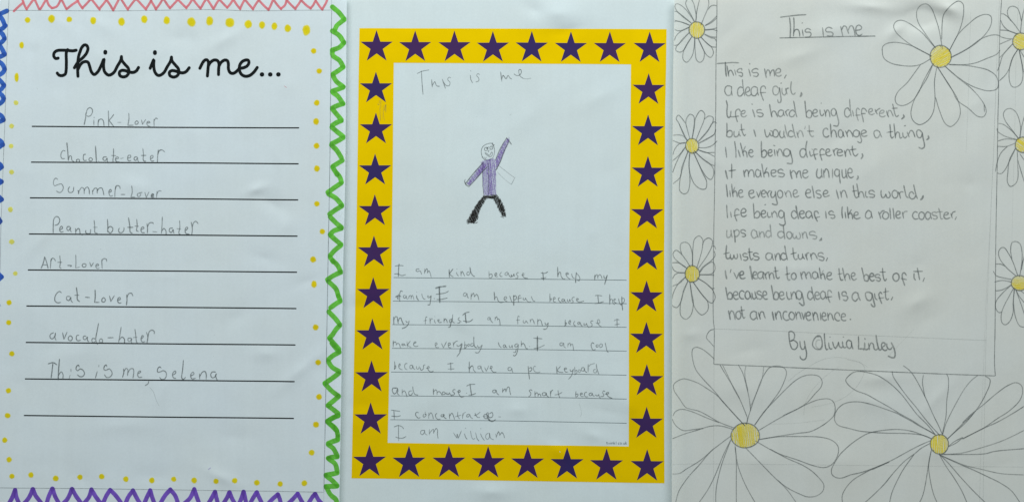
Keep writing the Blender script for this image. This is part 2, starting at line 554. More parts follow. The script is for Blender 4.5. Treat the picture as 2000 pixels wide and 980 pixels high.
STARS = [(735.5, 58.6), (810.9, 59.3), (887.6, 59.5), (962.7, 60.4), (1038.5, 60.2), (1115, 61), (1191, 61.2), (1268.9, 61.2),
         (734.2, 139.6), (734.2, 219.4), (732.5, 299.5), (732, 378.7), (730.3, 459.2), (729, 540.3), (727.3, 620.8), (725.6, 702.5), (723.8, 784.6),
         (1266.8, 142.6), (1265.8, 223.2), (1265.5, 304), (1264, 385), (1264, 465.5), (1262.8, 546.8), (1262.5, 627.5), (1263.2, 709.8), (1262.8, 792.8),
         (721.6, 867.2), (798.8, 869), (876.8, 869), (953.5, 869.8), (1030.5, 870.7), (1107.5, 871.9), (1184.7, 874.2), (1264, 875.9)]
for i, (sx, sy) in enumerate(STARS):
    R = 32.9 + (sy / 900.0) * 1.0
    ink = Ink(1, 'star_ink')
    cx, cy = gx(sx), gy(sy + R + 0.5)
    pts = []
    for j in range(10):
        r = (R if j % 2 == 0 else R * 0.382) * S
        t = math.pi / 2 + math.pi * j / 5 + math.radians(-0.4 if sx > 1000 else 0.2)
        pts.append((cx + math.cos(t) * r, cy + math.sin(t) * r))
    ink.poly(pts, 1.0, 1.5)
    so = ink.build('star', border)
    so.data.polygons.foreach_set('use_smooth', [False] * len(so.data.polygons))

# ---------------------------------------------------------------- everything drawn and written, in 1/100 mm on the sheets
DATA = '''
S 0
P margin_line|pencil|thin ruled pencil margin on the left side
s 0.28 0.7 : -29186,14791 -29189,14404 -29210,13929 -29287,11969 -29364,9504 -29418,7425 -29468,6148 -29531,4455 -29572,3416 -29647,1366 -29685,-446 -29878,-6237 -30116,-12177
P margin_line|pencil|thin ruled pencil margin across the top
s 0.28 0.8 : -29210,13944 -26730,13929 -23018,13909 -19602,13959 -17018,13974 -15474,13914 -12385,13935 -10440,13935
P margin_line|pencil|thin ruled pencil margin on the right side
s 0.36 0.35 : -10440,14791 -10443,13929
s 0.36 0.9 : -10443,13929 -10499,9504 -10558,4455 -10653,-594 -10737,-5643 -10826,-10395 -10894,-13929
s 0.36 0.2 : -10894,-13929 -10906,-14791
P margin_line|pencil|thin ruled pencil margin across the bottom
s 0.28 0.8 : -30116,-13692 -29700,-13704 -24651,-13751 -19602,-13825 -10900,-13938
P zigzag_border|red_marker|rose red felt tip zigzag along the top edge
s 1.34 1 : -28901,13894 -28618,14167 -28350,14398
s 1.34 1 : -28422,14605 -28283,14244 -28154,13986
s 1.34 1 : -28154,14012 -27923,14347 -27691,14656
s 1.34 1 : -27716,14656 -27562,14295 -27433,14012
s 1.34 1 : -27356,14012 -27150,14347 -26995,14630
s 1.34 1 : -26995,14605 -26866,14244 -26686,14064
s 1.34 1 : -26686,14064 -26403,14167 -26145,14630
s 1.34 1 : -26145,14605 -25991,14295 -25862,14038
s 1.34 1 : -25836,14012 -25475,14295 -25166,14501
s 1.34 1 : -25218,14527 -25063,14270 -24909,14048
s 1.34 1 : -24909,14089 -24651,14347 -24419,14605
s 1.34 1 : -24445,14656 -24187,14321 -23930,13986
s 1.34 1 : -23930,14038 -23698,14321 -23492,14605
s 1.34 1 : -23518,14553 -23311,14244 -23131,13935
s 1.34 1 : -23131,13961 -22951,14295 -22770,14656
s 1.34 1 : -22719,14656 -22487,14295 -22281,13986
s 1.34 1 : -22281,14012 -22049,14321 -21817,14605
s 1.34 1 : -21817,14630 -21508,14295 -21225,13986
s 1.34 1 : -21225,14038 -21070,14270 -20926,14527
s 1.34 1 : -20942,14501 -20787,14244 -20648,13986
s 1.34 1 : -20648,14012 -20426,14321 -20220,14656
s 1.34 1 : -20220,14630 -20014,14295 -19834,14064
s 1.34 1 : -19834,14079 -19602,14321 -19370,14579
s 1.34 1 : -19370,14553 -19113,14295 -18881,14064
s 1.34 1 : -18881,14100 -18700,14321 -18520,14605
s 1.34 1 : -18494,14579 -18288,14295 -18067,14038
s 1.34 1 : -18056,14064 -17876,14373 -17722,14630
s 1.34 1 : -17696,14605 -17490,14295 -17309,14012
s 1.34 1 : -17294,14064 -17129,14347 -16949,14605
s 1.34 1 : -16949,14553 -16717,14295 -16511,14089
s 1.34 1 : -16511,14100 -16305,14347 -16150,14605
s 1.34 1 : -16150,14553 -15970,14270 -15764,14012
s 1.34 1 : -15764,14038 -15635,14321 -15480,14605
s 1.34 1 : -15480,14553 -15249,14270 -15017,13997
s 1.34 1 : -15017,14038 -14862,14295 -14682,14553
s 1.34 1 : -14682,14527 -14398,14218 -14115,13961
s 1.34 1 : -14115,13986 -13986,14244 -13883,14501
s 1.34 1 : -13832,14553 -13600,14244 -13394,14012
s 1.34 1 : -13394,14038 -13162,14244 -13059,14579
s 1.34 1 : -13059,14527 -12801,14244 -12554,14012
s 1.34 1 : -12554,14038 -12389,14270 -12209,14553
s 1.34 1 : -12209,14501 -11925,14218 -11668,14038
s 1.34 1 : -11668,14048 -11513,14244 -11374,14501
s 1.34 1 : -11374,14476 -11178,14192 -10988,13961
s 1.34 1 : -10988,13986 -10792,14321 -10663,14630
P zigzag_border|green_marker|broad green felt tip zigzag down the right edge
s 2.85 1 : -10406,14115 -10019,13780 -9710,13394
s 2.85 1 : -9684,13368 -9968,13162 -10148,13007 -10251,12776
s 2.85 1 : -10406,12724 -10019,12466 -9710,12028
s 2.85 1 : -9710,12028 -9968,11771 -10406,11616
s 2.85 1 : -10406,11591 -10380,11307 -9968,10998 -9762,10637
s 2.85 1 : -9762,10612 -10071,10406 -10380,10225
s 2.85 1 : -10380,10174 -10174,9813 -9751,9478
s 2.85 1 : -9762,9452 -10122,9324 -10406,9246
s 2.85 1 : -10406,9195 -10071,8937 -9787,8525
s 2.85 1 : -9762,8499 -10122,8396 -10406,8268
s 2.85 1 : -10406,8216 -10148,7907 -9865,7572
s 2.85 1 : -9865,7520 -10148,7417 -10406,7263
s 2.85 1 : -10431,7160 -10071,6851 -9736,6593
s 2.85 1 : -9762,6542 -10096,6361 -10431,6207
s 2.85 1 : -10457,6129 -10122,5795 -9865,5382
s 2.85 1 : -9813,5228 -10122,5047 -10380,4893
s 2.85 1 : -10380,4841 -10122,4429
s 2.85 1 : -10148,4507 -9942,4249 -9854,3966
s 2.85 1 : -9890,3914 -10328,3631 -10663,3399
s 2.85 1 : -10612,3296 -10174,3038 -9839,2652
s 2.85 1 : -9839,2600 -10225,2368 -10560,2137
s 2.85 1 : -10534,1982 -10174,1621 -9865,1364
s 2.85 1 : -9865,1312 -10328,1158 -10534,952
s 2.85 1 : -10509,900 -10174,617 -9890,385
s 2.85 1 : -9890,333 -10277,24 -10534,-259
s 2.85 1 : -10534,-336 -10354,-620
s 2.85 1 : -10380,-542 -10071,-852 -9916,-1186
s 2.85 1 : -9890,-1212 -10328,-1418 -10689,-1650
s 2.85 1 : -10637,-1753 -10174,-2191 -10045,-2578
s 2.85 1 : -10045,-2603 -9916,-2861
s 2.85 1 : -9916,-2887 -10225,-3067 -10509,-3273
s 2.85 1 : -10612,-3505 -10225,-3891 -9942,-4252
s 2.85 1 : -9942,-4278 -10174,-4510 -10380,-4819 -10560,-5025
s 2.85 1 : -10534,-5076 -10019,-5653
s 2.85 1 : -10431,-5320 -9993,-5810
s 2.85 1 : -9993,-5835 -10328,-6016 -10637,-6273
s 2.85 1 : -10637,-6376 -10431,-6686 -9993,-6943
s 2.85 1 : -10019,-7046 -10380,-7330 -10844,-7639
s 2.85 1 : -10844,-7664 -10431,-8077 -10029,-8360
s 2.85 1 : -10019,-8386 -10328,-8643 -10663,-8927
s 2.85 1 : -10612,-8952 -10045,-9365
s 2.85 1 : -10045,-9468 -10380,-9648 -10689,-9828
s 2.85 1 : -10663,-9880 -10122,-10369
s 2.85 1 : -10045,-9504 -10328,-9607 -10689,-9839
s 2.85 1 : -10663,-9890 -10174,-10277 -10071,-10612
s 2.85 1 : -10071,-10689 -10071,-10854
s 2.85 1 : -10071,-10895 -10380,-10998 -10637,-11111
s 2.85 1 : -10637,-11178 -10328,-11410 -10107,-11822
s 2.85 1 : -10107,-11874 -10380,-11900 -10637,-11967
s 2.85 1 : -10612,-12003 -10225,-12286 -10107,-12698
s 2.85 1 : -10107,-12801 -10431,-12879 -10782,-12946
s 2.85 1 : -10766,-12982 -10380,-13265 -10122,-13523
s 2.85 1 : -10122,-13564 -10431,-13584 -10782,-13600
s 2.85 1 : -10766,-13626 -10483,-14089 -10174,-14347 -10096,-14708
P zigzag_border|blue_marker|broad blue felt tip zigzag down the left edge
s 2.67 1 : -29298,13909 -29648,13754 -29855,13626
s 2.67 1 : -29752,13677 -29545,13368 -29417,13059
s 2.67 1 : -29391,13059 -29545,12904 -29906,12750
s 2.67 1 : -29752,12750 -29545,12544 -29442,12338
s 2.67 1 : -29442,12286 -29597,12106 -29906,12028
s 2.67 1 : -29752,11977 -29571,11668 -29432,11410
s 2.67 1 : -29432,11384 -29700,11256 -30009,11204
s 2.67 1 : -29803,10998 -29545,10792 -29432,10534
s 2.67 1 : -29432,10509 -29545,10328 -29906,10122
s 2.67 1 : -29803,9968 -29597,9762 -29468,9607
s 2.67 1 : -29468,9581 -29597,9401 -29906,9195
s 2.67 1 : -29983,12776 -29855,12698
s 2.67 1 : -30009,12028 -29803,11951
s 2.67 1 : -30164,11178 -29855,10998
s 2.67 1 : -29752,9143 -29597,9040 -29484,8834
s 2.67 1 : -29494,8783 -29597,8628 -29855,8448
s 2.67 1 : -29855,7958 -29597,7804 -29494,7598
s 2.67 1 : -29494,7598 -29906,7417
s 2.67 1 : -29855,6490 -29623,6335 -29535,6155
s 2.67 1 : -29556,6155 -29855,5949
s 2.67 1 : -29855,5125 -29648,4970 -29597,4867
s 2.67 1 : -29607,4867 -29855,4687
s 2.67 1 : -29855,4146 -29607,4017
s 2.67 1 : -29607,4017 -29855,3863
s 2.67 1 : -29855,3219 -29597,2987
s 2.67 1 : -29597,2987 -29855,2832
s 2.67 1 : -29855,1982 -29685,1724
s 2.67 1 : -29685,1724 -29855,1570
s 2.67 1 : -29855,-1264 -29607,-1496
s 2.67 1 : -29607,-1496 -29855,-1702
s 2.67 1 : -29906,-3015 -29803,-3144
s 2.67 1 : -29803,-3144 -29958,-3273
P zigzag_border|purple_marker|broad purple felt tip zigzag along the bottom edge
s 2.47 1 : -29236,-14708 -28979,-14244 -28834,-13832
s 2.47 1 : -28814,-13832 -28747,-14244 -28541,-14708
s 2.47 1 : -28386,-14708 -28000,-14244 -27804,-13780
s 2.47 1 : -27783,-13780 -27639,-14141 -27201,-14708
s 2.47 1 : -27021,-14708 -26866,-14192 -26671,-13754
s 2.47 1 : -26650,-13754 -26506,-14192 -26222,-14708
s 2.47 1 : -26145,-14708 -25784,-14347 -25537,-13780
s 2.47 1 : -25517,-13780 -25321,-14141 -24909,-14708
s 2.47 1 : -24909,-14708 -24548,-14244 -24404,-13806
s 2.47 1 : -24404,-13806 -24136,-14244 -23775,-14708
s 2.47 1 : -23775,-14708 -23518,-14141 -23311,-13832
s 2.47 1 : -23311,-13832 -22951,-14192 -22590,-14708
s 2.47 1 : -22461,-14708 -22230,-14192 -21987,-13857
s 2.47 1 : -21987,-13857 -21766,-14295 -21508,-14708
s 2.47 1 : -21379,-14708 -21148,-14192 -20993,-13857
s 2.47 1 : -20993,-13857 -20890,-14192 -20710,-14708
s 2.47 1 : -20452,-14708 -20117,-14141 -19818,-13806
s 2.47 1 : -19808,-13832 -19550,-14141 -19344,-14708
s 2.47 1 : -19113,-14708 -18675,-14295 -18443,-13806
s 2.47 1 : -18427,-13780 -18314,-14141 -18108,-14708
s 2.47 1 : -17670,-14708 -17387,-14244 -17232,-13935
s 2.47 1 : -17222,-13935 -17155,-14244 -17026,-14708
s 2.47 1 : -16794,-14708 -16511,-14244 -16397,-13961
s 2.47 1 : -16382,-13961 -16253,-14295 -16021,-14708
s 2.47 1 : -15867,-14708 -15686,-14295 -15573,-13935
s 2.47 1 : -15563,-13935 -15480,-14295 -15403,-14708
s 2.47 1 : -15249,-14708 -15017,-14295 -14811,-13961
s 2.47 1 : -14800,-13961 -14656,-14295 -14450,-14708
s 2.47 1 : -14218,-14708 -13883,-14347 -13584,-14089
s 2.47 1 : -13574,-14089 -13471,-14347 -13368,-14708
s 2.47 1 : -13085,-14708 -12698,-14347 -12425,-14038
s 2.47 1 : -12415,-14038 -12286,-14295 -12054,-14708
s 2.47 1 : -11848,-14708 -11616,-14295 -11410,-14038
s 2.47 1 : -11400,-14038 -11204,-14398 -10895,-14708
P printed_heading|black_ink|printed cursive black heading reading "This is me..."
s 1.78 1 : -26325,11168 -26454,11142 -26578,11281 -26547,11488 -26377,11606 -26145,11627 -25784,11616 -25475,11591 -25280,11627
s 1.78 1 : -25774,11658 -25846,11513 -25846,10947 -25862,10483 -25913,10251 -26094,10158 -26274,10184 -26377,10303
s 1.78 1 : -25383,10612 -25166,10947 -24857,11230 -24661,11488 -24594,11745 -24677,11915 -24816,11925 -24960,11771 -25063,11513 -25140,11256 -25187,10844 -25192,10431 -25177,10122
s 1.78 1 : -25166,10534 -25012,10818 -24806,10962 -24599,10936 -24496,10689 -24393,10370 -24239,10220 -24033,10370 -23827,10740 -23662,11111 -23693,10740 -23621,10370 -23389,10184 -23105,10328 -22899,10689 -22693,11050 -22652,11256
s 1.78 1 : -22652,11256 -22631,11050 -22436,10792 -22255,10586 -22230,10328 -22358,10138 -22564,10081 -22745,10163 -22770,10354 -22642,10457 -22436,10447 -22230,10370 -21972,10344 -21792,10431 -21663,10627
s 2.29 1 : -23585,11534 -23585,11482
s 1.78 1 : -20993,10586 -20864,10895 -20777,11086 -20787,10740 -20710,10354 -20504,10163 -20220,10303 -19988,10689 -19808,10998 -19757,11230
s 1.78 1 : -19757,11230 -19726,11024 -19525,10766 -19355,10560 -19324,10328 -19422,10148 -19628,10071 -19834,10153 -19875,10344 -19757,10442 -19550,10431 -19293,10344 -19087,10318 -18906,10390 -18726,10612
s 2.29 1 : -20710,11518 -20710,11462
s 1.78 1 : -18108,10586 -17953,10895 -17825,11050 -17696,11075 -17613,10947 -17634,10586 -17670,10143
s 1.78 1 : -17618,10715 -17490,10931 -17284,11060 -17088,11029 -17000,10844 -17021,10534 -17026,10225
s 1.78 1 : -17000,10715 -16871,10931 -16665,11060 -16511,11024 -16454,10844 -16449,10534 -16346,10328 -16176,10287 -15996,10390 -15815,10560 -15583,10612 -15367,10715 -15259,10905 -15300,11050 -15455,11060 -15661,10962 -15800,10740 -15805,10457 -15697,10236 -15480,10122 -15223,10163 -14965,10370 -14780,10627
s 2.49 1 : -14512,10225 -14491,10225
s 2.49 1 : -14033,10225 -14012,10225
s 2.49 1 : -13559,10225 -13538,10225
P ruled_line|black_ink|
s 0.62 1 : -27829,7220 -19602,7158 -12364,7128
P ruled_line|black_ink|
s 0.62 1 : -27876,5147 -19602,5108 -12400,5049
P ruled_line|black_ink|
s 0.62 1 : -27939,3080 -19602,3029 -12421,2961
P ruled_line|black_ink|
s 0.62 1 : -27995,989 -19602,930 -12459,864
P ruled_line|black_ink|
s 0.62 1 : -28061,-1093 -19602,-1158 -12489,-1224
P ruled_line|black_ink|
s 0.62 1 : -28126,-3178 -19602,-3258 -12524,-3326
P ruled_line|black_ink|
s 0.62 1 : -28176,-5287 -19602,-5376 -12578,-5432
P ruled_line|black_ink|
s 0.62 1 : -28236,-7401 -19602,-7484 -12622,-7550
P ruled_line|black_ink|
s 0.62 1 : -28292,-9519 -19602,-9617 -12667,-9682
P handwritten_line|pencil|pencil writing "Pink-Lover" on the first rule
s 0.65 1 : -24713,8010 -24728,7752 -24816,7314
s 0.50 1 : -24713,7907 -24625,8216 -24471,8304 -24342,8190 -24368,7958 -24522,7804 -24677,7830
s 0.50 1 : -24254,7598 -24254,7289
s 0.65 1 : -24244,7752 -24234,7716
s 0.50 1 : -23981,7624 -24007,7443 -24007,7247
s 0.50 1 : -24002,7469 -23919,7624 -23785,7639 -23698,7520 -23662,7247
s 0.59 1 : -23415,8123 -23399,7701 -23389,7237
s 0.50 1 : -23095,7917 -23234,7727 -23373,7572
s 0.50 1 : -23373,7572 -23234,7392 -23116,7237
s 0.50 0.7 : -22874,7453 -22678,7453
s 0.59 1 : -22230,7984 -22219,7649 -22281,7289
s 0.50 1 : -22281,7278 -21972,7289
s 0.50 1 : -21766,7546 -21859,7469 -21843,7350 -21740,7356 -21678,7443 -21740,7536 -21792,7536
s 0.50 1 : -21493,7598 -21431,7340
s 0.50 1 : -21431,7340 -21251,7624
s 0.50 1 : -21173,7417 -21003,7443 -21045,7505 -21148,7495 -21189,7392 -21122,7263 -20993,7227
s 0.50 1 : -20772,7639 -20761,7237
s 0.50 1 : -20761,7546 -20658,7701 -20555,7649
P handwritten_line|pencil|pencil writing "chocolate-eater" on the second rule
s 0.50 1 : -25913,5795 -26042,5820 -26145,5691 -26171,5485 -26094,5357 -25939,5367
s 0.68 1 : -25821,6269 -25774,5795 -25733,5238
s 0.50 1 : -25733,5305 -25656,5511 -25563,5485 -25537,5279 -25413,5176
s 0.50 1 : -25177,5321 -25259,5279 -25243,5166 -25115,5166 -25089,5279 -25177,5321
s 0.50 1 : -24728,5604 -24831,5588 -24873,5434 -24831,5254 -24677,5254
s 0.50 1 : -24445,5418 -24532,5357 -24522,5238 -24393,5228 -24332,5321 -24435,5418
s 0.65 1 : -24162,6078 -24136,5640 -24110,5176
s 0.50 1 : -23981,5217 -23961,5207
s 0.50 1 : -23518,5460 -23698,5434 -23724,5305 -23595,5238 -23492,5382 -23481,5228 -23440,5084
s 0.50 1 : -23116,5939 -23116,5537 -23141,5176 -23054,5114
s 0.50 1 : -23234,5537 -22977,5527
s 0.50 1 : -23002,5331 -22822,5382 -22874,5460 -22977,5408 -23002,5279 -22925,5176 -22770,5166
s 0.50 1 : -22719,5357 -22549,5393
s 0.50 1 : -22281,5382 -22126,5434 -22126,5547 -22255,5537 -22297,5382 -22255,5238 -22101,5254
s 0.50 1 : -21740,5460 -21895,5434 -21920,5305 -21817,5254 -21725,5408 -21704,5254 -21653,5176
s 0.50 1 : -21416,5939 -21379,5588 -21395,5305 -21328,5202 -21235,5217
s 0.50 1 : -21519,5537 -21235,5547
s 0.50 1 : -20952,5341 -20828,5434 -20838,5537 -20942,5511 -20978,5357 -20916,5217 -20761,5228
s 0.50 1 : -20519,5872 -20555,5485 -20571,5125
s 0.50 1 : -20545,5588 -20452,5820 -20298,5856 -20143,5743
P handwritten_line|pencil|pencil writing "Summer-Lover" on the third rule
s 0.50 0.8 : -26351,4146 -26454,4223 -26568,4120 -26598,3914 -26531,3785 -26351,3847 -26145,3888 -26032,3734 -26068,3528 -26197,3399 -26351,3425 -26428,3502
s 0.50 1 : -25656,3734 -25743,3579 -25707,3425 -25578,3389 -25450,3476 -25424,3708
s 0.68 1 : -25177,3502 -25140,3476 -25140,3322
s 0.50 1 : -25130,3450 -24960,3682 -24831,3605 -24816,3322
s 0.50 1 : -24831,3476 -24728,3656 -24625,3708 -24538,3579 -24512,3296
s 0.50 1 : -24342,3528 -24316,3280
s 0.50 1 : -24316,3450 -24213,3631 -24084,3631 -24059,3347
s 0.50 1 : -24059,3476 -23955,3631 -23801,3656 -23724,3502 -23672,3244
s 0.50 1 : -23353,3399 -23234,3476 -23286,3569 -23363,3502 -23373,3322 -23286,3177 -23157,3219
s 0.50 1 : -22992,3759 -23028,3425 -23038,3141
s 0.50 1 : -23013,3579 -22925,3785 -22770,3759 -22719,3605
s 0.50 1 : -22683,3280 -22436,3280
s 0.50 1 : -22049,3775 -22023,3425 -22101,3126
s 0.50 1 : -22101,3126 -21859,3126
s 0.50 0.8 : -21637,3363 -21725,3296 -21714,3177 -21586,3177 -21534,3296 -21611,3363 -21441,3399
s 0.50 1 : -21292,3399 -21209,3105
s 0.50 1 : -21209,3105 -21055,3425
s 0.59 1 : -20900,3193 -20787,3244 -20828,3311 -20900,3270 -20916,3141 -20761,3126
s 0.50 1 : -20581,3476 -20622,3105
s 0.50 1 : -20591,3322 -20478,3486 -20339,3476
P handwritten_line|pencil|pencil writing "Peanut butter-hater" on the fourth rule
s 0.53 1 : -26598,1776 -26609,1364 -26609,1055
s 0.53 1 : -26609,1724 -26531,1930 -26403,2008 -26258,1905 -26238,1724 -26351,1544 -26516,1493
s 0.53 1 : -26207,1235 -26068,1338 -26119,1441 -26197,1390 -26238,1235 -26171,1106 -26016,1132
s 0.53 1 : -25630,1415 -25784,1415 -25821,1286 -25733,1183 -25604,1364 -25614,1209 -25553,1106
s 0.53 1 : -25321,1312 -25295,1013
s 0.53 1 : -25295,1158 -25166,1312 -25089,1261 -25037,1003 -24909,926
s 0.53 1 : -24713,1209 -24728,1080 -24625,1013 -24471,1029 -24445,1158 -24435,1261
s 0.53 1 : -24239,1786 -24198,1415 -24187,1080 -24043,1029
s 0.53 1 : -24265,1379 -24059,1379
s 0.53 1 : -23466,1843 -23440,1467 -23451,1106
s 0.53 1 : -23451,1312 -23311,1426 -23157,1338 -23183,1158 -23311,1044 -23440,1158
s 0.53 1 : -22770,1338 -22822,1209 -22770,1080 -22616,1080 -22513,1209 -22503,1364
s 0.65 1 : -22240,1930 -22168,1467 -22137,1106 -22023,1029
s 0.53 1 : -22297,1379 -21972,1379
s 0.53 1 : -21766,1843 -21740,1467 -21766,1183 -21663,1132
s 0.53 1 : -21869,1451 -21663,1441
s 0.53 1 : -21508,1235 -21343,1338 -21405,1405 -21498,1338 -21519,1183 -21457,1080 -21302,1065
s 0.53 1 : -21173,1596 -21137,1312 -21148,1044
s 0.53 1 : -21137,1415 -21019,1632 -20813,1632 -20802,1580
s 0.53 1 : -20838,1132 -20581,1106
s 0.53 1 : -20282,1992 -20298,1518 -20334,1029
s 0.53 1 : -20323,1158 -20194,1312 -20076,1183 -20066,952
s 0.53 1 : -19679,1338 -19849,1312 -19875,1158 -19757,1080 -19654,1250 -19628,1080 -19592,1029
s 0.53 1 : -19283,1766 -19267,1364 -19319,1029 -19216,952
s 0.53 1 : -19437,1302 -19216,1276
s 0.53 1 : -18943,1183 -18803,1338 -18855,1390 -18943,1312 -18958,1106 -18881,1003 -18726,993
s 0.53 1 : -18613,1683 -18546,1312 -18572,952
s 0.53 1 : -18546,1415 -18469,1647 -18340,1724 -18201,1590
P handwritten_line|pencil|pencil writing "Art-Lover" on the fifth rule
s 0.62 1 : -27315,-1006 -27175,-646 -27109,-336
s 0.62 1 : -27109,-336 -26995,-646 -26908,-996
s 0.53 1 : -27227,-800 -26969,-790
s 0.53 1 : -26738,-439 -26779,-1006
s 0.53 1 : -26753,-594 -26660,-414 -26557,-439 -26480,-568
s 0.53 1 : -26233,-259 -26197,-646 -26222,-955 -26135,-1006
s 0.53 1 : -26361,-646 -26109,-646
s 0.53 1 : -25784,-826 -25553,-841 -25630,-893
s 0.53 1 : -25305,-208 -25295,-646 -25310,-965
s 0.53 1 : -25321,-980 -25099,-929
s 0.53 1 : -24831,-723 -24934,-800 -24883,-913 -24744,-903 -24713,-774 -24831,-723
s 0.53 1 : -24496,-646 -24419,-893
s 0.53 1 : -24419,-893 -24275,-671
s 0.53 1 : -24136,-852 -23981,-826 -24007,-749 -24110,-774 -24146,-903 -24059,-1006 -23940,-980
s 0.53 1 : -23801,-491 -23775,-1006
s 0.53 1 : -23801,-594 -23698,-439 -23543,-465 -23507,-594
P handwritten_line|pencil|pencil writing "Cat-Lover" on the sixth rule
s 0.56 1 : -26130,-2408 -26248,-2335 -26403,-2449 -26506,-2655 -26495,-2887 -26351,-2990 -26171,-2964
s 0.56 1 : -25630,-2629 -25810,-2629 -25836,-2784 -25707,-2861 -25589,-2681 -25578,-2861 -25486,-2974
s 0.65 1 : -25269,-2104 -25218,-2500 -25207,-2809 -25073,-2923
s 0.56 1 : -25372,-2552 -25104,-2552
s 0.56 1 : -24754,-2665 -24496,-2686
s 0.65 1 : -24187,-2243 -24177,-2655 -24213,-2954
s 0.56 1 : -24213,-2964 -23945,-2964
s 0.56 1 : -23698,-2681 -23785,-2784 -23775,-2923 -23646,-2938 -23585,-2809 -23682,-2681
s 0.56 1 : -23348,-2593 -23270,-2912
s 0.56 1 : -23270,-2912 -23069,-2578
s 0.56 1 : -22874,-2835 -22719,-2784 -22745,-2681 -22848,-2732 -22874,-2887 -22796,-3005 -22667,-2990
s 0.65 1 : -22358,-2526 -22333,-2809 -22369,-3119
s 0.56 1 : -22343,-2706 -22230,-2459 -22075,-2438 -21987,-2603
P handwritten_line|pencil|pencil writing "avocado-hater" on the seventh rule
s 0.56 1 : -26583,-4716 -26763,-4819 -26789,-4999 -26660,-5076 -26506,-4896 -26480,-4741
s 0.56 1 : -26480,-4741 -26506,-5025 -26444,-5154
s 0.56 1 : -26068,-4716 -25991,-5102
s 0.56 1 : -25991,-5102 -25810,-4690
s 0.56 1 : -25630,-4896 -25733,-4999 -25707,-5154 -25553,-5169 -25501,-4999 -25620,-4886
s 0.56 1 : -25115,-4860 -25243,-4896 -25269,-5076 -25192,-5179 -25012,-5154
s 0.56 1 : -24703,-4922 -24831,-4922 -24867,-5051 -24754,-5128 -24625,-4973 -24625,-5128 -24548,-5246
s 0.56 1 : -23981,-4185 -24059,-4613 -24136,-5128 -24033,-5411
s 0.56 1 : -24162,-5076 -24316,-5051 -24368,-5179 -24290,-5293 -24136,-5205
s 0.56 1 : -23852,-5076 -23930,-5179 -23878,-5293 -23749,-5257 -23775,-5102 -23852,-5076
s 0.56 1 : -23440,-5014 -23121,-5004
s 0.56 1 : -22667,-4396 -22745,-4870 -22812,-5272
s 0.56 1 : -22770,-5128 -22616,-4973 -22487,-5076 -22472,-5308
s 0.56 0.8 : -22085,-5025 -22255,-5051 -22271,-5179 -22152,-5221 -22065,-5066 -22075,-5231 -22049,-5324
s 0.56 0.85 : -21869,-4525 -21817,-4922 -21766,-5282 -21689,-5334
s 0.56 1 : -21956,-4999 -21740,-4973
s 0.56 1 : -21482,-5076 -21379,-4922 -21431,-4881 -21498,-4973 -21508,-5154 -21431,-5257 -21276,-5231
s 0.56 1 : -21199,-4690 -21122,-4973 -21173,-5308
s 0.56 1 : -21122,-4973 -21019,-4638 -20864,-4571 -20746,-4664 -20761,-4793
P handwritten_line|pencil|pencil writing that begins "This is me," on the eighth rule
s 0.62 1 : -26902,-6521 -26609,-6454 -26392,-6572
s 0.62 1 : -26624,-6505 -26676,-6943 -26727,-7330
s 0.65 1 : -26238,-6248 -26289,-6840 -26325,-7458
s 0.56 1 : -26310,-7201 -26145,-6984 -26042,-7123 -26052,-7407
s 0.56 1 : -25630,-7175 -25692,-7381
s 0.56 1 : -25578,-6840 -25578,-6969
s 0.56 1 : -25099,-6696 -25140,-6598 -25243,-6660 -25280,-6840 -25192,-6917 -25037,-6814 -24883,-6892 -24795,-7098 -24909,-7252 -25063,-7263 -25218,-7149
s 0.65 1 : -24059,-6969 -24162,-7345
s 0.56 1 : -23955,-6593 -23971,-6696
s 0.56 1 : -23492,-6696 -23543,-6582 -23646,-6675 -23662,-6850 -23543,-6892 -23363,-6814 -23234,-6943 -23198,-7123 -23337,-7293 -23518,-7304 -23646,-7149
s 0.56 1 : -22539,-6814 -22513,-6995 -22590,-7304
s 0.56 1 : -22513,-6969 -22384,-6789 -22291,-6840 -22297,-7201
s 0.56 1 : -22281,-7046 -22126,-6814 -21972,-6814 -21936,-6995 -21982,-7345
s 0.56 1 : -21699,-7098 -21534,-6995 -21560,-6933 -21663,-6984 -21714,-7149 -21637,-7304 -21457,-7293
s 0.56 1 : -21070,-7520 -21106,-7664 -21276,-7778
s 0.56 1 : -20349,-6763 -20426,-6696 -20540,-6789 -20555,-6995 -20426,-6995 -20220,-6917 -20066,-7020 -20055,-7252 -20169,-7407 -20323,-7422 -20442,-7304
s 0.56 1 : -19679,-7175 -19499,-7046 -19525,-6943 -19628,-6995 -19695,-7149 -19628,-7330 -19489,-7366
s 0.56 1 : -19061,-6309 -19102,-6840 -19149,-7355 -19061,-7417 -18932,-7304
s 0.56 1 : -18623,-7226 -18443,-7098 -18494,-7005 -18597,-7072 -18633,-7278 -18546,-7397 -18355,-7355
s 0.56 1 : -18134,-7098 -18108,-7407
s 0.56 1 : -18108,-7252 -17953,-6995 -17799,-6969 -17737,-7123 -17737,-7417
s 0.56 1 : -17181,-6995 -17387,-6995 -17474,-7149 -17412,-7314 -17258,-7304 -17155,-7098 -17181,-7252 -17088,-7484
T yellow_marker
D -28103,13378 1.70 1.70
D -26712,13445 2.06 2.37
D -25681,13409 1.70 1.70
D -24290,13342 1.85 2.27
D -22652,13280 1.96 2.47
D -21333,13420 1.91 2.37
D -20035,13358 1.96 2.37
D -18597,13265 2.47 2.83
D -17541,13317 2.06 2.83
D -16372,13229 2.78 2.89
D -15300,13136 2.27 2.47
D -14501,13085 1.91 2.27
D -13780,13018 1.80 2.16
D -13007,12894 1.96 2.32
D -11915,12776 2.42 3.19
D -28448,11925 1.44 1.96
D -28737,10060 1.34 2.68
T pale_yellow_marker
D -28773,8587 1.49 1.49
D -29030,7232 1.49 1.49
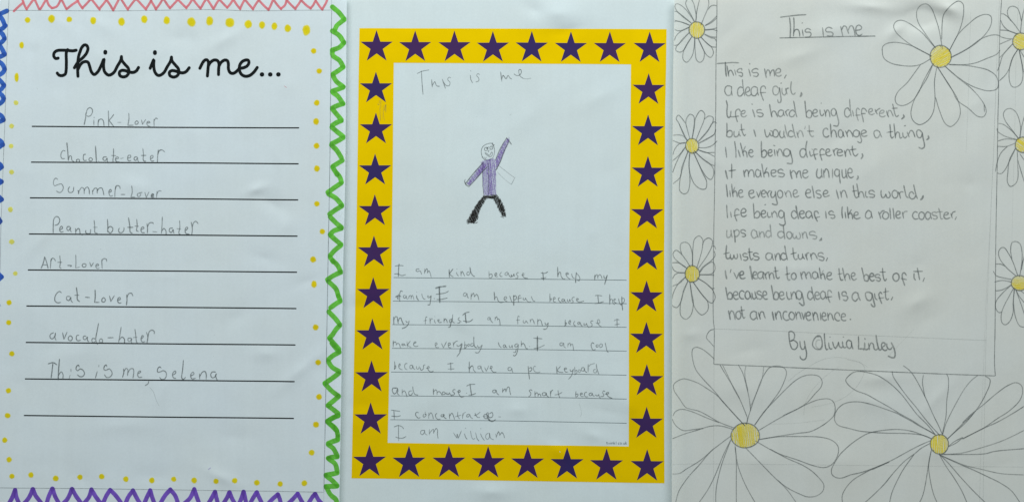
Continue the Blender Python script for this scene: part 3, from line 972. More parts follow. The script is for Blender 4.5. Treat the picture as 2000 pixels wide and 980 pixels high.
D -29056,6078 1.44 1.44
D -29030,4573 1.49 1.49
D -29097,2404 1.60 1.60
D -29025,539 1.60 1.60
D -28809,-1300 1.39 1.39
T yellow_marker
D -29164,-2979 1.60 1.60
D -29185,-4139 1.60 1.60
D -29015,-5944 1.60 1.60
D -29211,-8082 1.65 1.65
D -29257,-9529 1.65 1.65
D -29427,-10952 1.65 1.65
D -29174,-12075 1.65 1.65
D -29004,-13038 1.60 1.60
D -27897,-12966 1.65 1.65
D -26470,-13167 1.75 1.75
D -25079,-13100 1.60 1.60
D -23806,-13059 1.65 1.65
D -22400,-13208 1.65 1.65
D -20900,-13280 1.70 1.70
D -19628,-13213 1.55 1.55
D -18443,-13280 1.70 1.70
D -17165,-13322 1.65 1.65
D -16078,-13291 1.65 1.65
D -14800,-13414 1.70 1.70
D -13445,-13481 1.65 1.65
D -12028,-13430 1.75 1.75
D -11606,-11652 1.75 1.75
T amber_marker
D -11488,11575 1.65 1.65
D -11168,10406 1.60 1.60
D -11307,8571 1.70 1.70
D -11348,7495 1.75 2.06
D -11328,6083 1.75 1.75
D -11307,4769 1.70 1.96
D -11302,2734 1.65 1.65
D -10988,1127 1.60 1.60
D -11524,-491 1.80 1.80
D -11472,-1918 1.70 2.16
D -11374,-4412 1.75 1.75
D -11230,-6438 1.70 1.70
D -11178,-8432 1.75 1.75
D -11359,-10034 1.85 1.85
P stray_mark|red_marker|faint pink fleck
s 0.36 0.5 : -13213,9556 -13059,9452
P stray_mark|purple_marker|faint purple fleck
s 0.59 0.3 : -17603,-12636 -17490,-12554
P stray_mark|pencil|tiny pencil flecks
s 0.30 0.5 : -27562,9445 -27532,9356
s 0.30 0.5 : -23879,148 -23849,89
s 0.30 0.4 : -17285,-4841 -17226,-4871
s 0.30 0.4 : -17345,-6088 -17285,-6088
s 0.30 0.35 : -21028,-7870 -20790,-8168 -20642,-8613 -20463,-8969
S 1
P handwritten_line|pencil|faint pencil heading "This is me" above the drawing
s 0.34 1 : -5513,10282 -5237,10413 -4800,10500
s 0.42 1 : -5259,10450 -5222,9759 -5164,9068
s 0.48 1 : -4663,9943 -4627,9506
s 0.34 1 : -4611,9609 -4482,9815 -4405,9634 -4328,9557 -4199,9557
s 0.45 1 : -4044,9954 -3864,9428
s 0.34 1 : -3545,10036 -3658,10072 -3735,9943 -3596,9763 -3658,9583 -3838,9609 -3967,9789
s 0.34 1 : -2421,10200 -2380,9916 -2277,9726
s 0.53 1 : -2406,10437 -2375,10426
s 0.34 1 : -1870,10225 -1984,10277 -2051,10174 -1932,10019 -1932,9865 -2112,9803
s 0.50 1 : -659,10380 -592,9839
s 0.39 1 : -592,9968 -515,10174 -386,10019 -335,9993 -232,10174 -103,10019 -10,9968
s 0.34 1 : 103,10277 258,10174 438,10200 541,10354 505,10509 412,10509 402,10328 489,10122 670,9993
s 0.34 0.6 : 670,9993 927,9978 1108,10019
P ruled_line|grey_ink|
s 0.27 1 : -6873,-1533 0,-1610 6653,-1684
P ruled_line|grey_ink|
s 0.27 1 : -6911,-2893 0,-2958 6653,-3044
P ruled_line|grey_ink|
s 0.27 1 : -6947,-4256 0,-4315 6653,-4413
P ruled_line|grey_ink|
s 0.27 1 : -6965,-5631 0,-5685 6653,-5794
P ruled_line|grey_ink|
s 0.27 1 : -7018,-7003 0,-7063 6644,-7187
P ruled_line|grey_ink|
s 0.27 1 : -7039,-8384 0,-8441 6653,-8565
P ruled_line|grey_ink|
s 0.27 1 : -7057,-9765 0,-9840 6653,-9970
P handwritten_line|pencil|pencil line "I am kind because I help my"
s 0.59 1 : -6553,-739 -6582,-1067 -6597,-1460
s 0.39 1 : -6801,-867 -6546,-830 -6292,-849
s 0.39 1 : -6844,-1321 -6619,-1321 -6401,-1412 -6164,-1358
s 0.39 1 : -5364,-1038 -5528,-1038 -5571,-1121 -5491,-1183 -5346,-1140 -5255,-1303 -5237,-1350
s 0.39 1 : -5062,-1012 -5073,-1303
s 0.39 1 : -5062,-1212 -4946,-1012 -4910,-1067 -4902,-1285
s 0.39 1 : -4902,-1249 -4819,-1140 -4746,-1285 -4684,-1521
s 0.65 1 : -3648,-1067 -3629,-1521
s 0.56 1 : -3426,-1030 -3629,-1303
s 0.39 1 : -3629,-1303 -3528,-1412 -3400,-1496
s 0.39 1 : -3219,-1212 -3200,-1321 -3099,-1449
s 0.50 1 : -3204,-1023 -3193,-1038
s 0.39 1 : -2975,-1158 -2953,-1449
s 0.39 1 : -2953,-1321 -2891,-1176 -2818,-1285 -2746,-1449
s 0.56 1 : -2437,-939 -2400,-1176 -2273,-1412 -2164,-1467
s 0.39 1 : -2473,-1212 -2582,-1212 -2626,-1340 -2538,-1394 -2437,-1285 -2418,-1176
s 0.39 1 : -1338,-1140 -1327,-1558
s 0.39 1 : -1327,-1376 -1200,-1321 -1146,-1394 -1182,-1521 -1309,-1569
s 0.39 1 : -982,-1412 -891,-1358 -891,-1267 -964,-1285 -1000,-1376 -946,-1467 -818,-1467
s 0.39 1 : -600,-1212 -673,-1285 -709,-1394 -636,-1467 -546,-1449
s 0.39 1 : -255,-1194 -400,-1285 -400,-1376 -291,-1394 -236,-1249 -164,-1412 -55,-1503 -18,-1376
s 0.39 1 : -55,-1340 -18,-1449 55,-1449 109,-1321 138,-1467
s 0.39 1 : 400,-1249 309,-1249 255,-1340 345,-1449 309,-1569 200,-1569
s 0.39 1 : 546,-1376 691,-1376 673,-1285 618,-1285 600,-1394 727,-1547 927,-1576
s 0.50 1 : 1782,-1220 1811,-1467 1829,-1685
s 0.39 1 : 1666,-1249 1891,-1285 2091,-1194
s 0.39 1 : 1666,-1547 1818,-1576 1982,-1521
s 0.65 1 : 2648,-929 2662,-1485
s 0.39 1 : 2662,-1412 2764,-1212 2818,-1249 2855,-1467 3018,-1630 3091,-1576
s 0.39 1 : 3128,-1358 3273,-1321 3218,-1249 3135,-1285 3157,-1430 3273,-1558 3382,-1630
s 0.39 1 : 3455,-1303 3528,-1521 3637,-1576
s 0.59 1 : 3739,-1230 3702,-1540 3691,-1830
s 0.39 1 : 3728,-1285 3855,-1394 3939,-1576 3909,-1703 3782,-1685
s 0.59 1 : 4808,-1376 4800,-1667
s 0.39 1 : 4808,-1503 4910,-1358 4964,-1412 4982,-1594
s 0.39 1 : 4982,-1467 5091,-1358 5182,-1449 5226,-1612
s 0.50 1 : 5328,-1412 5364,-1576 5455,-1547 5528,-1394
s 0.53 1 : 5528,-1394 5455,-1649 5375,-1921
P handwritten_line|pencil|pencil line "family. I am helpful because I help"
s 0.48 1 : -6346,-2340 -6455,-2303 -6502,-2412 -6528,-2631 -6510,-2922
s 0.53 1 : -6764,-2649 -6582,-2576 -6437,-2631
s 0.45 1 : -6728,-2631 -6582,-2794
s 0.45 1 : -6582,-2485 -6637,-2794
s 0.45 1 : -6673,-2576 -6601,-2703
s 0.39 1 : -6182,-2558 -6292,-2576 -6299,-2685 -6201,-2721 -6139,-2594 -6110,-2740 -6044,-2769
s 0.39 1 : -5982,-2594 -5993,-2776
s 0.39 1 : -5982,-2667 -5910,-2558 -5855,-2612 -5855,-2776
s 0.39 1 : -5848,-2667 -5782,-2558 -5728,-2667 -5691,-2812
s 0.50 1 : -5539,-2558 -5510,-2740 -5419,-2841
s 0.50 1 : -5535,-2365 -5521,-2372
s 0.39 1 : -5237,-2456 -5201,-2631 -5110,-2776 -5019,-2776
s 0.39 1 : -4910,-2576 -4873,-2685 -4764,-2667 -4691,-2576
s 0.39 1 : -4902,-2558 -4800,-2631
s 0.53 1 : -4691,-2576 -4728,-2849 -4782,-3103 -4891,-3103
s 0.65 1 : -4520,-2747 -4495,-2747
s 0.77 1 : -4219,-2067 -4208,-2485 -4190,-2976
s 0.45 1 : -4455,-2140 -4255,-2067 -3819,-2049
s 0.36 1 : -4437,-2180 -4219,-2103 -3819,-1994
s 0.39 1 : -4419,-2503 -4146,-2467 -3855,-2412 -3673,-2303
s 0.39 1 : -4382,-2805 -4146,-2794 -3746,-2711
s 0.39 1 : -2655,-2412 -2782,-2431 -2818,-2558 -2709,-2612 -2618,-2449 -2582,-2649 -2509,-2721
s 0.39 1 : -2364,-2431 -2382,-2812
s 0.39 1 : -2364,-2631 -2237,-2431 -2200,-2521 -2182,-2667
s 0.39 1 : -2175,-2631 -2055,-2503 -1982,-2594 -1920,-2841
s 0.53 1 : -1036,-2358 -1018,-2631 -1007,-2831
s 0.39 1 : -1000,-2776 -927,-2631 -855,-2703 -800,-2885 -655,-2976 -491,-2940
s 0.39 1 : -436,-2776 -309,-2740 -327,-2649 -418,-2649 -466,-2776 -364,-2885 -273,-2903
s 0.39 1 : -138,-2576 -73,-2776 0,-2940 55,-2994
s 0.56 1 : 91,-2558 102,-2849 102,-3140
s 0.39 1 : 102,-2631 200,-2576 255,-2649 236,-2776 127,-2831
s 0.39 1 : 509,-2576 418,-2576 364,-2703 382,-2922 418,-2940
s 0.39 1 : 327,-2758 564,-2696
s 0.39 1 : 655,-2685 655,-2794 746,-2820 782,-2703
s 0.39 1 : 782,-2703 855,-2849 982,-2958 1091,-2922
s 0.39 1 : 1109,-2612 1182,-2776 1255,-2892 1346,-2892
s 0.50 1 : 2200,-2467 2200,-2922
s 0.39 1 : 2200,-2776 2273,-2740 2273,-2831 2211,-2867
s 0.39 1 : 2400,-2794 2509,-2740 2473,-2667 2400,-2703 2393,-2812 2437,-2940 2546,-2958
s 0.39 1 : 2782,-2685 2691,-2740 2709,-2849 2837,-2976 2891,-2994
s 0.39 1 : 3018,-2776 2909,-2794 2891,-2885 2982,-2922 3048,-2794 3073,-2922 3182,-2994
s 0.39 1 : 3218,-2776 3218,-2903 3309,-2922 3346,-2794 3400,-2922
s 0.39 1 : 3637,-2667 3528,-2685 3473,-2812 3546,-2885 3528,-2976 3400,-2994
s 0.39 1 : 3746,-2831 3855,-2776 3819,-2740 3746,-2758 3746,-2849 3855,-2940 4000,-2940 4182,-2885
s 0.48 1 : 4982,-2558 5000,-2776 5037,-3012
s 0.39 1 : 4819,-2576 4982,-2558 5237,-2594
s 0.39 1 : 4793,-3038 5019,-3002 5328,-2922
s 0.59 1 : 5673,-2503 5673,-3078
s 0.39 1 : 5673,-2922 5746,-2776 5819,-2812 5855,-2994 5964,-3103
s 0.39 1 : 5910,-2831 6001,-2812 5993,-2758 5928,-2776 5910,-2885 6001,-2994 6073,-3012
s 0.39 1 : 6182,-2740 6219,-2922 6273,-3067 6346,-3103
s 0.53 1 : 6372,-2631 6382,-2994 6419,-3431
s 0.39 1 : 6382,-2740 6492,-2740 6528,-2849 6455,-2994 6310,-3103 6382,-3158
P handwritten_line|pencil|pencil line "my friends. I am funny because I"
s 0.56 1 : -6873,-3813 -6855,-4249
s 0.48 1 : -6855,-3994 -6764,-3794 -6673,-3813 -6637,-3994 -6601,-4194
s 0.53 1 : -6601,-4067 -6528,-3885 -6455,-3867 -6401,-4013 -6346,-4140 -6273,-4278
s 0.40 1 : -6164,-4013 -6110,-4122 -6037,-4103
s 0.50 1 : -5972,-4031 -6019,-4231 -6164,-4394 -6382,-4485
s 0.40 1 : -4910,-3813 -4982,-3813 -5019,-3922 -5026,-4231
s 0.40 1 : -5128,-4038 -4946,-3994
s 0.48 1 : -4764,-3885 -4746,-4194
s 0.40 1 : -4746,-4031 -4655,-3903 -4600,-3940
s 0.40 1 : -4517,-3958 -4473,-4122 -4419,-4176
s 0.48 1 : -4488,-3783 -4470,-3791
s 0.40 1 : -4328,-4031 -4219,-4013 -4237,-3958 -4310,-3976 -4237,-4122 -4073,-4122
s 0.40 1 : -3946,-3885 -3946,-4158
s 0.40 1 : -3946,-4031 -3873,-3922 -3800,-3994 -3746,-4158
s 0.40 1 : -3437,-3649 -3455,-3922 -3455,-4067 -3328,-4158
s 0.50 1 : -3491,-3922 -3619,-3994 -3600,-4122 -3509,-4103 -3473,-3994
s 0.48 1 : -3473,-3885 -3546,-4176 -3600,-4376 -3691,-4413
s 0.40 1 : -3019,-3849 -3091,-3867 -3128,-3958 -3019,-4031 -3037,-4140 -3182,-4158
s 0.59 1 : -2960,-4074 -2946,-4074
s 0.65 1 : -2709,-3612 -2691,-3885 -2655,-4158
s 0.53 1 : -2866,-3711 -2691,-3576 -2473,-3522
s 0.45 1 : -2837,-4031 -2618,-4085 -2437,-4067 -2273,-3940
s 0.40 1 : -1291,-3813 -1400,-3867 -1400,-3976 -1309,-3958 -1273,-3849 -1218,-4031 -1109,-4158
s 0.40 1 : -982,-3813 -982,-4031
s 0.40 1 : -982,-3922 -891,-3794 -855,-3867 -836,-4013
s 0.40 1 : -836,-3958 -764,-3922 -709,-4067 -691,-4303
s 0.40 1 : 455,-3813 364,-3758 335,-3849 335,-4231
s 0.40 1 : 236,-3994 473,-3976
s 0.40 1 : 655,-3994 655,-4122 746,-4158 818,-4013
s 0.40 1 : 818,-4013 873,-4122 946,-4176
s 0.40 1 : 1055,-3940 1062,-4158
s 0.40 1 : 1062,-4049 1164,-3940 1236,-4013 1302,-4220
s 0.40 1 : 1491,-3914 1491,-4285
s 0.40 1 : 1491,-4085 1582,-3976 1673,-4013 1727,-4176 1775,-4322
s 0.40 1 : 1909,-4122 1946,-4249 2037,-4249 2102,-4133
s 0.40 1 : 2102,-4133 2080,-4322 1982,-4503 1800,-4522
s 0.50 1 : 3091,-3976 3084,-4322
s 0.40 1 : 3084,-4176 3164,-4158 3146,-4231 3037,-4340
s 0.40 1 : 3309,-4140 3400,-4122 3382,-4013 3317,-4049 3291,-4176 3419,-4249
s 0.40 1 : 3655,-4049 3582,-4140 3582,-4249 3691,-4340
s 0.40 1 : 3928,-4103 3819,-4140 3819,-4231 3909,-4213 3946,-4122 4000,-4267 4091,-4351
s 0.40 1 : 4182,-4158 4182,-4267 4291,-4249 4310,-4176
s 0.40 1 : 4328,-4176 4382,-4340 4473,-4431
s 0.40 1 : 4710,-4038 4600,-4049 4564,-4122 4655,-4249 4619,-4351 4455,-4394
s 0.40 1 : 4855,-4140 5000,-4194 5091,-4122 5073,-3994 5000,-3958 4964,-4103 5055,-4285 5201,-4394
s 0.48 1 : 6092,-3914 6102,-4394
s 0.40 1 : 5910,-4038 6073,-3958 6226,-3976
s 0.40 1 : 5946,-4267 6255,-4213
P handwritten_line|pencil|pencil line "make everybody laugh. I am cool"
s 0.48 1 : -6892,-5176 -6892,-5540
s 0.39 1 : -6892,-5376 -6801,-5249 -6728,-5304 -6710,-5449
s 0.39 1 : -6710,-5376 -6582,-5340 -6528,-5413 -6473,-5595
s 0.39 1 : -6273,-5376 -6382,-5376 -6382,-5449 -6292,-5467 -6255,-5358 -6219,-5449 -6146,-5467
s 0.39 1 : -6092,-5231 -6073,-5576
s 0.50 1 : -5910,-5213 -6073,-5431
s 0.39 1 : -6073,-5431 -5964,-5522 -5837,-5565
s 0.39 1 : -5691,-5358 -5564,-5285 -5619,-5242 -5691,-5304 -5710,-5431 -5619,-5514 -5437,-5493
s 0.39 1 : -4455,-5449 -4346,-5394 -4382,-5304 -4455,-5340 -4455,-5449 -4400,-5576 -4237,-5576
s 0.39 1 : -4091,-5340 -3982,-5595
s 0.39 1 : -3982,-5595 -3800,-5238
s 0.39 1 : -3691,-5449 -3582,-5413 -3600,-5322 -3691,-5340 -3702,-5449 -3655,-5576 -3528,-5595
s 0.39 1 : -3419,-5267 -3382,-5558
s 0.39 1 : -3389,-5413 -3291,-5249 -3146,-5194
s 0.48 1 : -3200,-5413 -3164,-5504 -3055,-5485 -2909,-5358 -2946,-5595 -3037,-5885 -3200,-6104
s 0.39 1 : -2946,-5413 -2982,-5595 -3055,-5813
s 0.39 1 : -2746,-5213 -2746,-5631
s 0.39 1 : -2746,-5449 -2655,-5413 -2655,-5558 -2800,-5667
s 0.39 1 : -2528,-5376 -2582,-5449 -2546,-5504 -2473,-5467 -2491,-5376 -2546,-5376
s 0.48 1 : -2218,-4958 -2211,-5304 -2164,-5522 -2055,-5595
s 0.39 1 : -2237,-5340 -2382,-5376 -2382,-5504 -2255,-5485 -2211,-5376
s 0.39 1 : -2000,-5449 -1946,-5595 -1855,-5558 -1727,-5431
s 0.39 1 : -1727,-5431 -1818,-5667 -1964,-5885 -2146,-5867
s 0.48 1 : -800,-5285 -727,-5485 -618,-5595
s 0.39 1 : -400,-5413 -491,-5449 -509,-5558 -418,-5576 -382,-5449 -346,-5558 -273,-5595
s 0.39 1 : -164,-5449 -145,-5576 -36,-5558 0,-5449 44,-5631
s 0.45 1 : 327,-5358 182,-5413 164,-5522 273,-5540 364,-5413
s 0.48 1 : 364,-5394 345,-5631 236,-5995 127,-6067 73,-6013
s 0.39 1 : 255,-5631 182,-5867 73,-5849
s 0.39 1 : 538,-5187 538,-5540
s 0.39 1 : 538,-5449 636,-5340 727,-5413 818,-5631 927,-5649
s 0.48 1 : 1011,-5522 1026,-5529
s 0.77 1 : 1473,-4940 1473,-5776
s 0.48 1 : 1255,-5031 1746,-5074
s 0.39 1 : 1255,-5649 1600,-5576 1891,-5431
s 0.39 1 : 2964,-5322 2800,-5322 2782,-5449 2909,-5467 3000,-5322 3018,-5522 3128,-5613
s 0.39 1 : 3244,-5340 3237,-5558
s 0.39 1 : 3244,-5449 3328,-5322 3382,-5358 3400,-5522
s 0.39 1 : 3400,-5449 3491,-5376 3546,-5522 3571,-5758
s 0.45 1 : 4764,-5358 4655,-5304 4590,-5449 4637,-5631 4728,-5740 4837,-5685
s 0.39 1 : 4928,-5413 4873,-5485 4928,-5558 5000,-5522 4990,-5431 4928,-5413
s 0.39 1 : 5182,-5358 5091,-5431 5110,-5576 5219,-5540 5237,-5413 5182,-5358
s 0.39 1 : 5408,-5304 5473,-5595 5528,-5813 5601,-5856
P handwritten_line|pencil|pencil line "because I have a pc keyboard"
s 0.50 1 : -6819,-6384 -6801,-6595 -6819,-6849
s 0.48 1 : -6819,-6667 -6764,-6631 -6746,-6740 -6837,-6831
s 0.39 1 : -6564,-6667 -6492,-6613 -6510,-6515 -6564,-6576 -6564,-6722 -6473,-6831 -6346,-6867
s 0.39 1 : -6073,-6504 -6182,-6522 -6237,-6667 -6182,-6813 -6073,-6867
s 0.39 1 : -5782,-6595 -5910,-6631 -5910,-6795 -5801,-6795 -5764,-6631 -5710,-6795 -5619,-6849
s 0.39 1 : -5546,-6649 -5528,-6813 -5419,-6813 -5382,-6667
s 0.39 1 : -5346,-6722 -5273,-6893 -5146,-6813 -5128,-6613 -5037,-6576
s 0.39 1 : -4982,-6784 -4800,-6740 -4837,-6667 -4891,-6686 -4873,-6849 -4728,-6995 -4546,-6940
s 0.50 1 : -3564,-6467 -3546,-6904
s 0.39 1 : -3764,-6533 -3400,-6493
s 0.39 1 : -3728,-6831 -3346,-6813
s 0.48 1 : -2480,-6406 -2480,-7031
s 0.39 1 : -2546,-6704 -2473,-6886
s 0.39 1 : -2473,-6849 -2364,-6649 -2273,-6667 -2237,-6867 -2109,-7013
s 0.39 1 : -2455,-6776 -2291,-6613
s 0.39 1 : -1818,-6649 -1964,-6667 -1971,-6795 -1855,-6795 -1800,-6667 -1764,-6849 -1655,-7013
s 0.39 1 : -1593,-6722 -1491,-6958
s 0.39 1 : -1491,-6958 -1346,-6631
s 0.39 1 : -1309,-6795 -1164,-6758 -1164,-6667 -1237,-6667 -1218,-6831 -1073,-7013 -909,-7013
s 0.39 1 : -55,-6722 -218,-6758 -218,-6886 -73,-6904 -18,-6776 18,-6958 73,-7024
s 0.45 1 : 938,-6660 964,-6995 1018,-7413
s 0.39 1 : 982,-6795 1109,-6740 1156,-6813 1109,-6922 1000,-6976
s 0.39 0.7 : 1382,-6686 1291,-6667 1244,-6795 1309,-6958 1455,-7031 1637,-6995
s 0.53 1 : 2589,-6686 2611,-7104
s 0.39 1 : 2818,-6667 2611,-6904
s 0.39 1 : 2611,-6904 2728,-6995 2982,-7031
s 0.39 1 : 3000,-6831 3164,-6831 3164,-6769 3055,-6776 3048,-6886 3109,-6995 3255,-6995
s 0.39 1 : 3364,-6831 3400,-6958 3491,-6940 3582,-6831
s 0.48 1 : 3546,-6849 3509,-7067 3400,-7286 3273,-7413
s 0.39 1 : 3637,-6704 3655,-7104
s 0.39 1 : 3655,-6940 3764,-6904 3764,-7031 3619,-7176
s 0.39 0.8 : 3891,-6849 3848,-6940 3891,-7031 3964,-6995 3964,-6904 3891,-6849
s 0.39 1 : 4182,-6733 4037,-6776 4037,-6922 4164,-6940 4200,-6776 4237,-6958 4364,-7031
s 0.83 0.5 : 4419,-6558 4419,-6995
s 0.39 0.7 : 4437,-6704 4546,-6576 4819,-6493
s 0.48 1 : 4891,-6540 4928,-6813 5037,-7122
s 0.39 1 : 4873,-6849 4746,-6867 4746,-7013 4873,-7031 4910,-6904
P handwritten_line|pencil|pencil line "and mouse. I am smart because"
s 0.48 1 : -6728,-7922 -6910,-7940 -6946,-8086 -6837,-8268 -6710,-8177 -6655,-7977
s 0.42 1 : -6801,-7922 -6655,-7940 -6619,-8086 -6655,-8231 -6528,-8358
s 0.42 1 : -6372,-7995 -6372,-8322
s 0.42 1 : -6372,-8195 -6255,-8086 -6182,-8177 -6092,-8449
s 0.42 1 : -5764,-7831 -5728,-8086 -5637,-8286 -5437,-8340
s 0.42 1 : -5782,-8086 -5964,-8122 -5982,-8304 -5855,-8340 -5764,-8195
s 0.59 1 : -4564,-7977 -4553,-8304
s 0.42 1 : -4553,-8158 -4437,-8031 -4364,-8086 -4346,-8322
s 0.42 1 : -4346,-8195 -4237,-8122 -4146,-8195 -4037,-8377
s 0.42 1 : -3891,-8158 -4019,-8158 -4037,-8268 -3928,-8304 -3873,-8195 -3819,-8304
s 0.42 1 : -3782,-8177 -3764,-8286 -3673,-8286 -3637,-8177
s 0.42 1 : -3637,-8195 -3546,-8340 -3473,-8395
s 0.42 1 : -3273,-8031 -3382,-8013 -3437,-8122 -3328,-8231 -3382,-8322 -3528,-8322
s 0.42 1 : -3200,-8122 -3019,-8158 -3019,-8067 -3091,-8049 -3109,-8195 -2946,-8449 -2782,-8413
s 0.59 1 : -2644,-8217 -2629,-8231
s 0.59 1 : -2437,-7686 -2400,-7977 -2346,-8348
s 0.42 1 : -2648,-7813 -2437,-7722 -2128,-7704
s 0.42 1 : -2528,-8340 -2328,-8322 -2091,-8231
s 0.42 1 : -946,-8031 -1109,-8067 -1109,-8177 -982,-8195 -927,-8049 -873,-8231 -756,-8329
s 0.42 1 : -538,-7940 -546,-8195
s 0.42 1 : -546,-8122 -400,-7977 -346,-8158
s 0.42 1 : -356,-8122 -236,-7867 -164,-7886 -127,-8122 -73,-8322
s 0.42 1 : 1182,-8086 1091,-8031 1000,-8086 1091,-8213 1073,-8340 953,-8442
s 0.48 1 : 1327,-8122 1338,-8442
s 0.42 1 : 1338,-8304 1437,-8195 1509,-8268 1509,-8431
s 0.42 1 : 1509,-8340 1600,-8268 1655,-8340 1680,-8449
s 0.42 1 : 1964,-8195 1782,-8213 1764,-8340 1927,-8358 1982,-8213 2018,-8358 2146,-8468
s 0.42 1 : 2226,-8086 2237,-8449
s 0.42 1 : 2237,-8268 2291,-8104 2382,-8031
s 0.42 1 : 2673,-8057 2691,-8268 2782,-8504
s 0.42 1 : 2473,-8333 2691,-8286 2909,-8177
s 0.50 1 : 3709,-8122 3691,-8413
s 0.42 1 : 3702,-8304 3819,-8268 3819,-8377 3691,-8457
s 0.42 1 : 3964,-8304 4091,-8268 4055,-8213 3964,-8249 3964,-8340 4037,-8413 4164,-8413
s 0.42 1 : 4346,-8158 4237,-8195 4200,-8340 4273,-8431 4419,-8431
s 0.42 1 : 4619,-8195 4473,-8268 4491,-8358 4600,-8358 4655,-8231 4691,-8358 4800,-8395
s 0.42 1 : 4837,-8304 4910,-8377 5000,-8358 5037,-8268
s 0.42 1 : 5037,-8304 5073,-8449 5146,-8522
s 0.42 1 : 5401,-8122 5310,-8086 5255,-8195 5328,-8304 5291,-8395 5128,-8413
s 0.42 1 : 5382,-8268 5601,-8249 5601,-8177 5491,-8195 5510,-8322 5637,-8449 5819,-8522
P handwritten_line|pencil|pencil line "I concentrate." with a scribbled last letter
s 0.50 1 : -6855,-9213 -6830,-9722
s 0.39 1 : -7026,-9202 -6492,-9279
s 0.39 1 : -7001,-9551 -6655,-9577 -6455,-9522
s 0.45 1 : -5419,-9359 -5528,-9322 -5601,-9431 -5528,-9595 -5419,-9675 -5328,-9631
s 0.39 1 : -5091,-9431 -5157,-9504 -5128,-9613 -5037,-9577 -4982,-9468 -5055,-9431 -4964,-9486
s 0.39 1 : -5037,-9304 -5026,-9413
s 0.39 1 : -4837,-9359 -4830,-9704
s 0.39 1 : -4830,-9522 -4710,-9359 -4619,-9486 -4564,-9722
s 0.39 1 : -4346,-9384 -4437,-9468 -4419,-9631 -4291,-9748 -4146,-9722
s 0.39 1 : -4000,-9468 -4110,-9486 -4110,-9577 -4000,-9577 -3928,-9486 -3982,-9449 -3928,-9631 -3800,-9704
s 0.39 1 : -3637,-9395 -3619,-9722
s 0.39 1 : -3619,-9559 -3491,-9377 -3419,-9486 -3328,-9759
s 0.39 1 : -3146,-9304 -3146,-9559 -3037,-9722
s 0.39 1 : -3291,-9588 -2946,-9486
s 0.39 1 : -2855,-9395 -2873,-9704
s 0.39 1 : -2866,-9559 -2782,-9377 -2684,-9322
s 0.39 1 : -2491,-9431 -2618,-9486 -2618,-9595 -2509,-9577 -2455,-9449 -2400,-9613 -2273,-9704
s 0.39 1 : -2146,-9377 -2091,-9522 -1964,-9631 -1855,-9613
s 0.39 1 : -2200,-9522 -2037,-9468 -1837,-9304
s 0.45 1 : -1455,-9449 -1600,-9468 -1637,-9595 -1509,-9704 -1400,-9595 -1382,-9359 -1455,-9377 -1455,-9595 -1309,-9813 -982,-9813
s 0.45 1 : -1309,-9413 -1164,-9340 -1109,-9486 -1164,-9613 -1309,-9631 -1418,-9486 -1346,-9704 -1164,-9868 -946,-9740
s 0.39 1 : -1709,-9559 -1527,-9577
s 0.39 1 : -782,-9595 -655,-9602
P handwritten_line|pencil|signature line that begins "I am" at the foot
s 0.37 0.9 : -6582,-10068 -6590,-10504 -6575,-11006
s 0.37 1 : -6855,-10184 -6619,-10104 -6401,-10159 -6284,-10293
s 0.37 1 : -6764,-10759 -6546,-10831 -6328,-10824 -6146,-10730
s 0.37 1 : -5091,-10377 -5255,-10395 -5310,-10540 -5201,-10631 -5091,-10504 -5073,-10377 -5037,-10577 -4910,-10657
s 0.37 1 : -4800,-10304 -4800,-10650
s 0.37 1 : -4800,-10577 -4655,-10377 -4564,-10322 -4546,-10577
s 0.37 1 : -4546,-10504 -4400,-10268 -4328,-10359 -4328,-10650 -4284,-10850
s 0.37 0.85 : -3400,-10511 -3200,-10824
s 0.37 1 : -3200,-10824 -3182,-10595 -3128,-10839
s 0.37 1 : -3128,-10839 -2928,-10395
s 0.37 1 : -2764,-10559 -2691,-10777 -2600,-10897
s 0.53 1 : -2706,-10253 -2691,-10260
s 0.37 0.85 : -2408,-10402 -2328,-10795 -2237,-10897 -2146,-10831
s 0.37 1 : -2117,-10504 -2018,-10868 -1909,-10995
s 0.37 1 : -1829,-10559 -1746,-10759 -1593,-10970
s 0.50 1 : -1818,-10275 -1804,-10282
s 0.37 0.85 : -1346,-10522 -1491,-10613 -1527,-10795 -1418,-10904 -1309,-10759 -1309,-10540 -1237,-10831 -1055,-10922
s 0.37 1 : -946,-10577 -909,-10813
s 0.37 1 : -916,-10759 -782,-10450 -709,-10686
s 0.37 1 : -709,-10650 -582,-10504 -491,-10613 -436,-10813
P printed_web_address|grey_ink|tiny printed grey web address in the bottom right corner
l 0.22 1 : 5502,-11042 5502,-11159 5531,-11195
l 0.22 1 : 5473,-11093 5539,-11093
l 0.22 1 : 5557,-11093 5593,-11195 5622,-11104 5655,-11195 5688,-11093
l 0.22 1 : 5728,-11093 5728,-11195
l 0.22 1 : 5724,-11046 5731,-11053
l 0.22 1 : 5782,-11195 5782,-11093
l 0.22 1 : 5782,-11122 5837,-11093 5862,-11122 5862,-11195
l 0.22 1 : 5910,-11031 5910,-11195
l 0.22 1 : 5982,-11093 5913,-11148 5982,-11195
l 0.22 1 : 6044,-11031 6044,-11195
l 0.22 1 : 6106,-11191 6113,-11191
s 0.22 1 : 6237,-11104 6172,-11115 6164,-11177 6237,-11191
s 0.22 1 : 6310,-11097 6273,-11148 6317,-11195 6364,-11148 6310,-11097
l 0.22 1 : 6408,-11191 6415,-11191
l 0.22 1 : 6455,-11093 6455,-11177 6510,-11195 6539,-11159
l 0.22 1 : 6539,-11093 6539,-11195
l 0.22 1 : 6590,-11031 6590,-11195
l 0.22 1 : 6666,-11093 6593,-11148 6673,-11195
P pencil_scribble|pencil|faint pencil scribble between the second and third stars of the left border
s 0.24 0.7 : -7702,8758 -7718,8501
s 0.45 1 : -7805,8511 -7728,8475
s 0.24 0.6 : -7635,8748 -7656,8140 -7651,7573
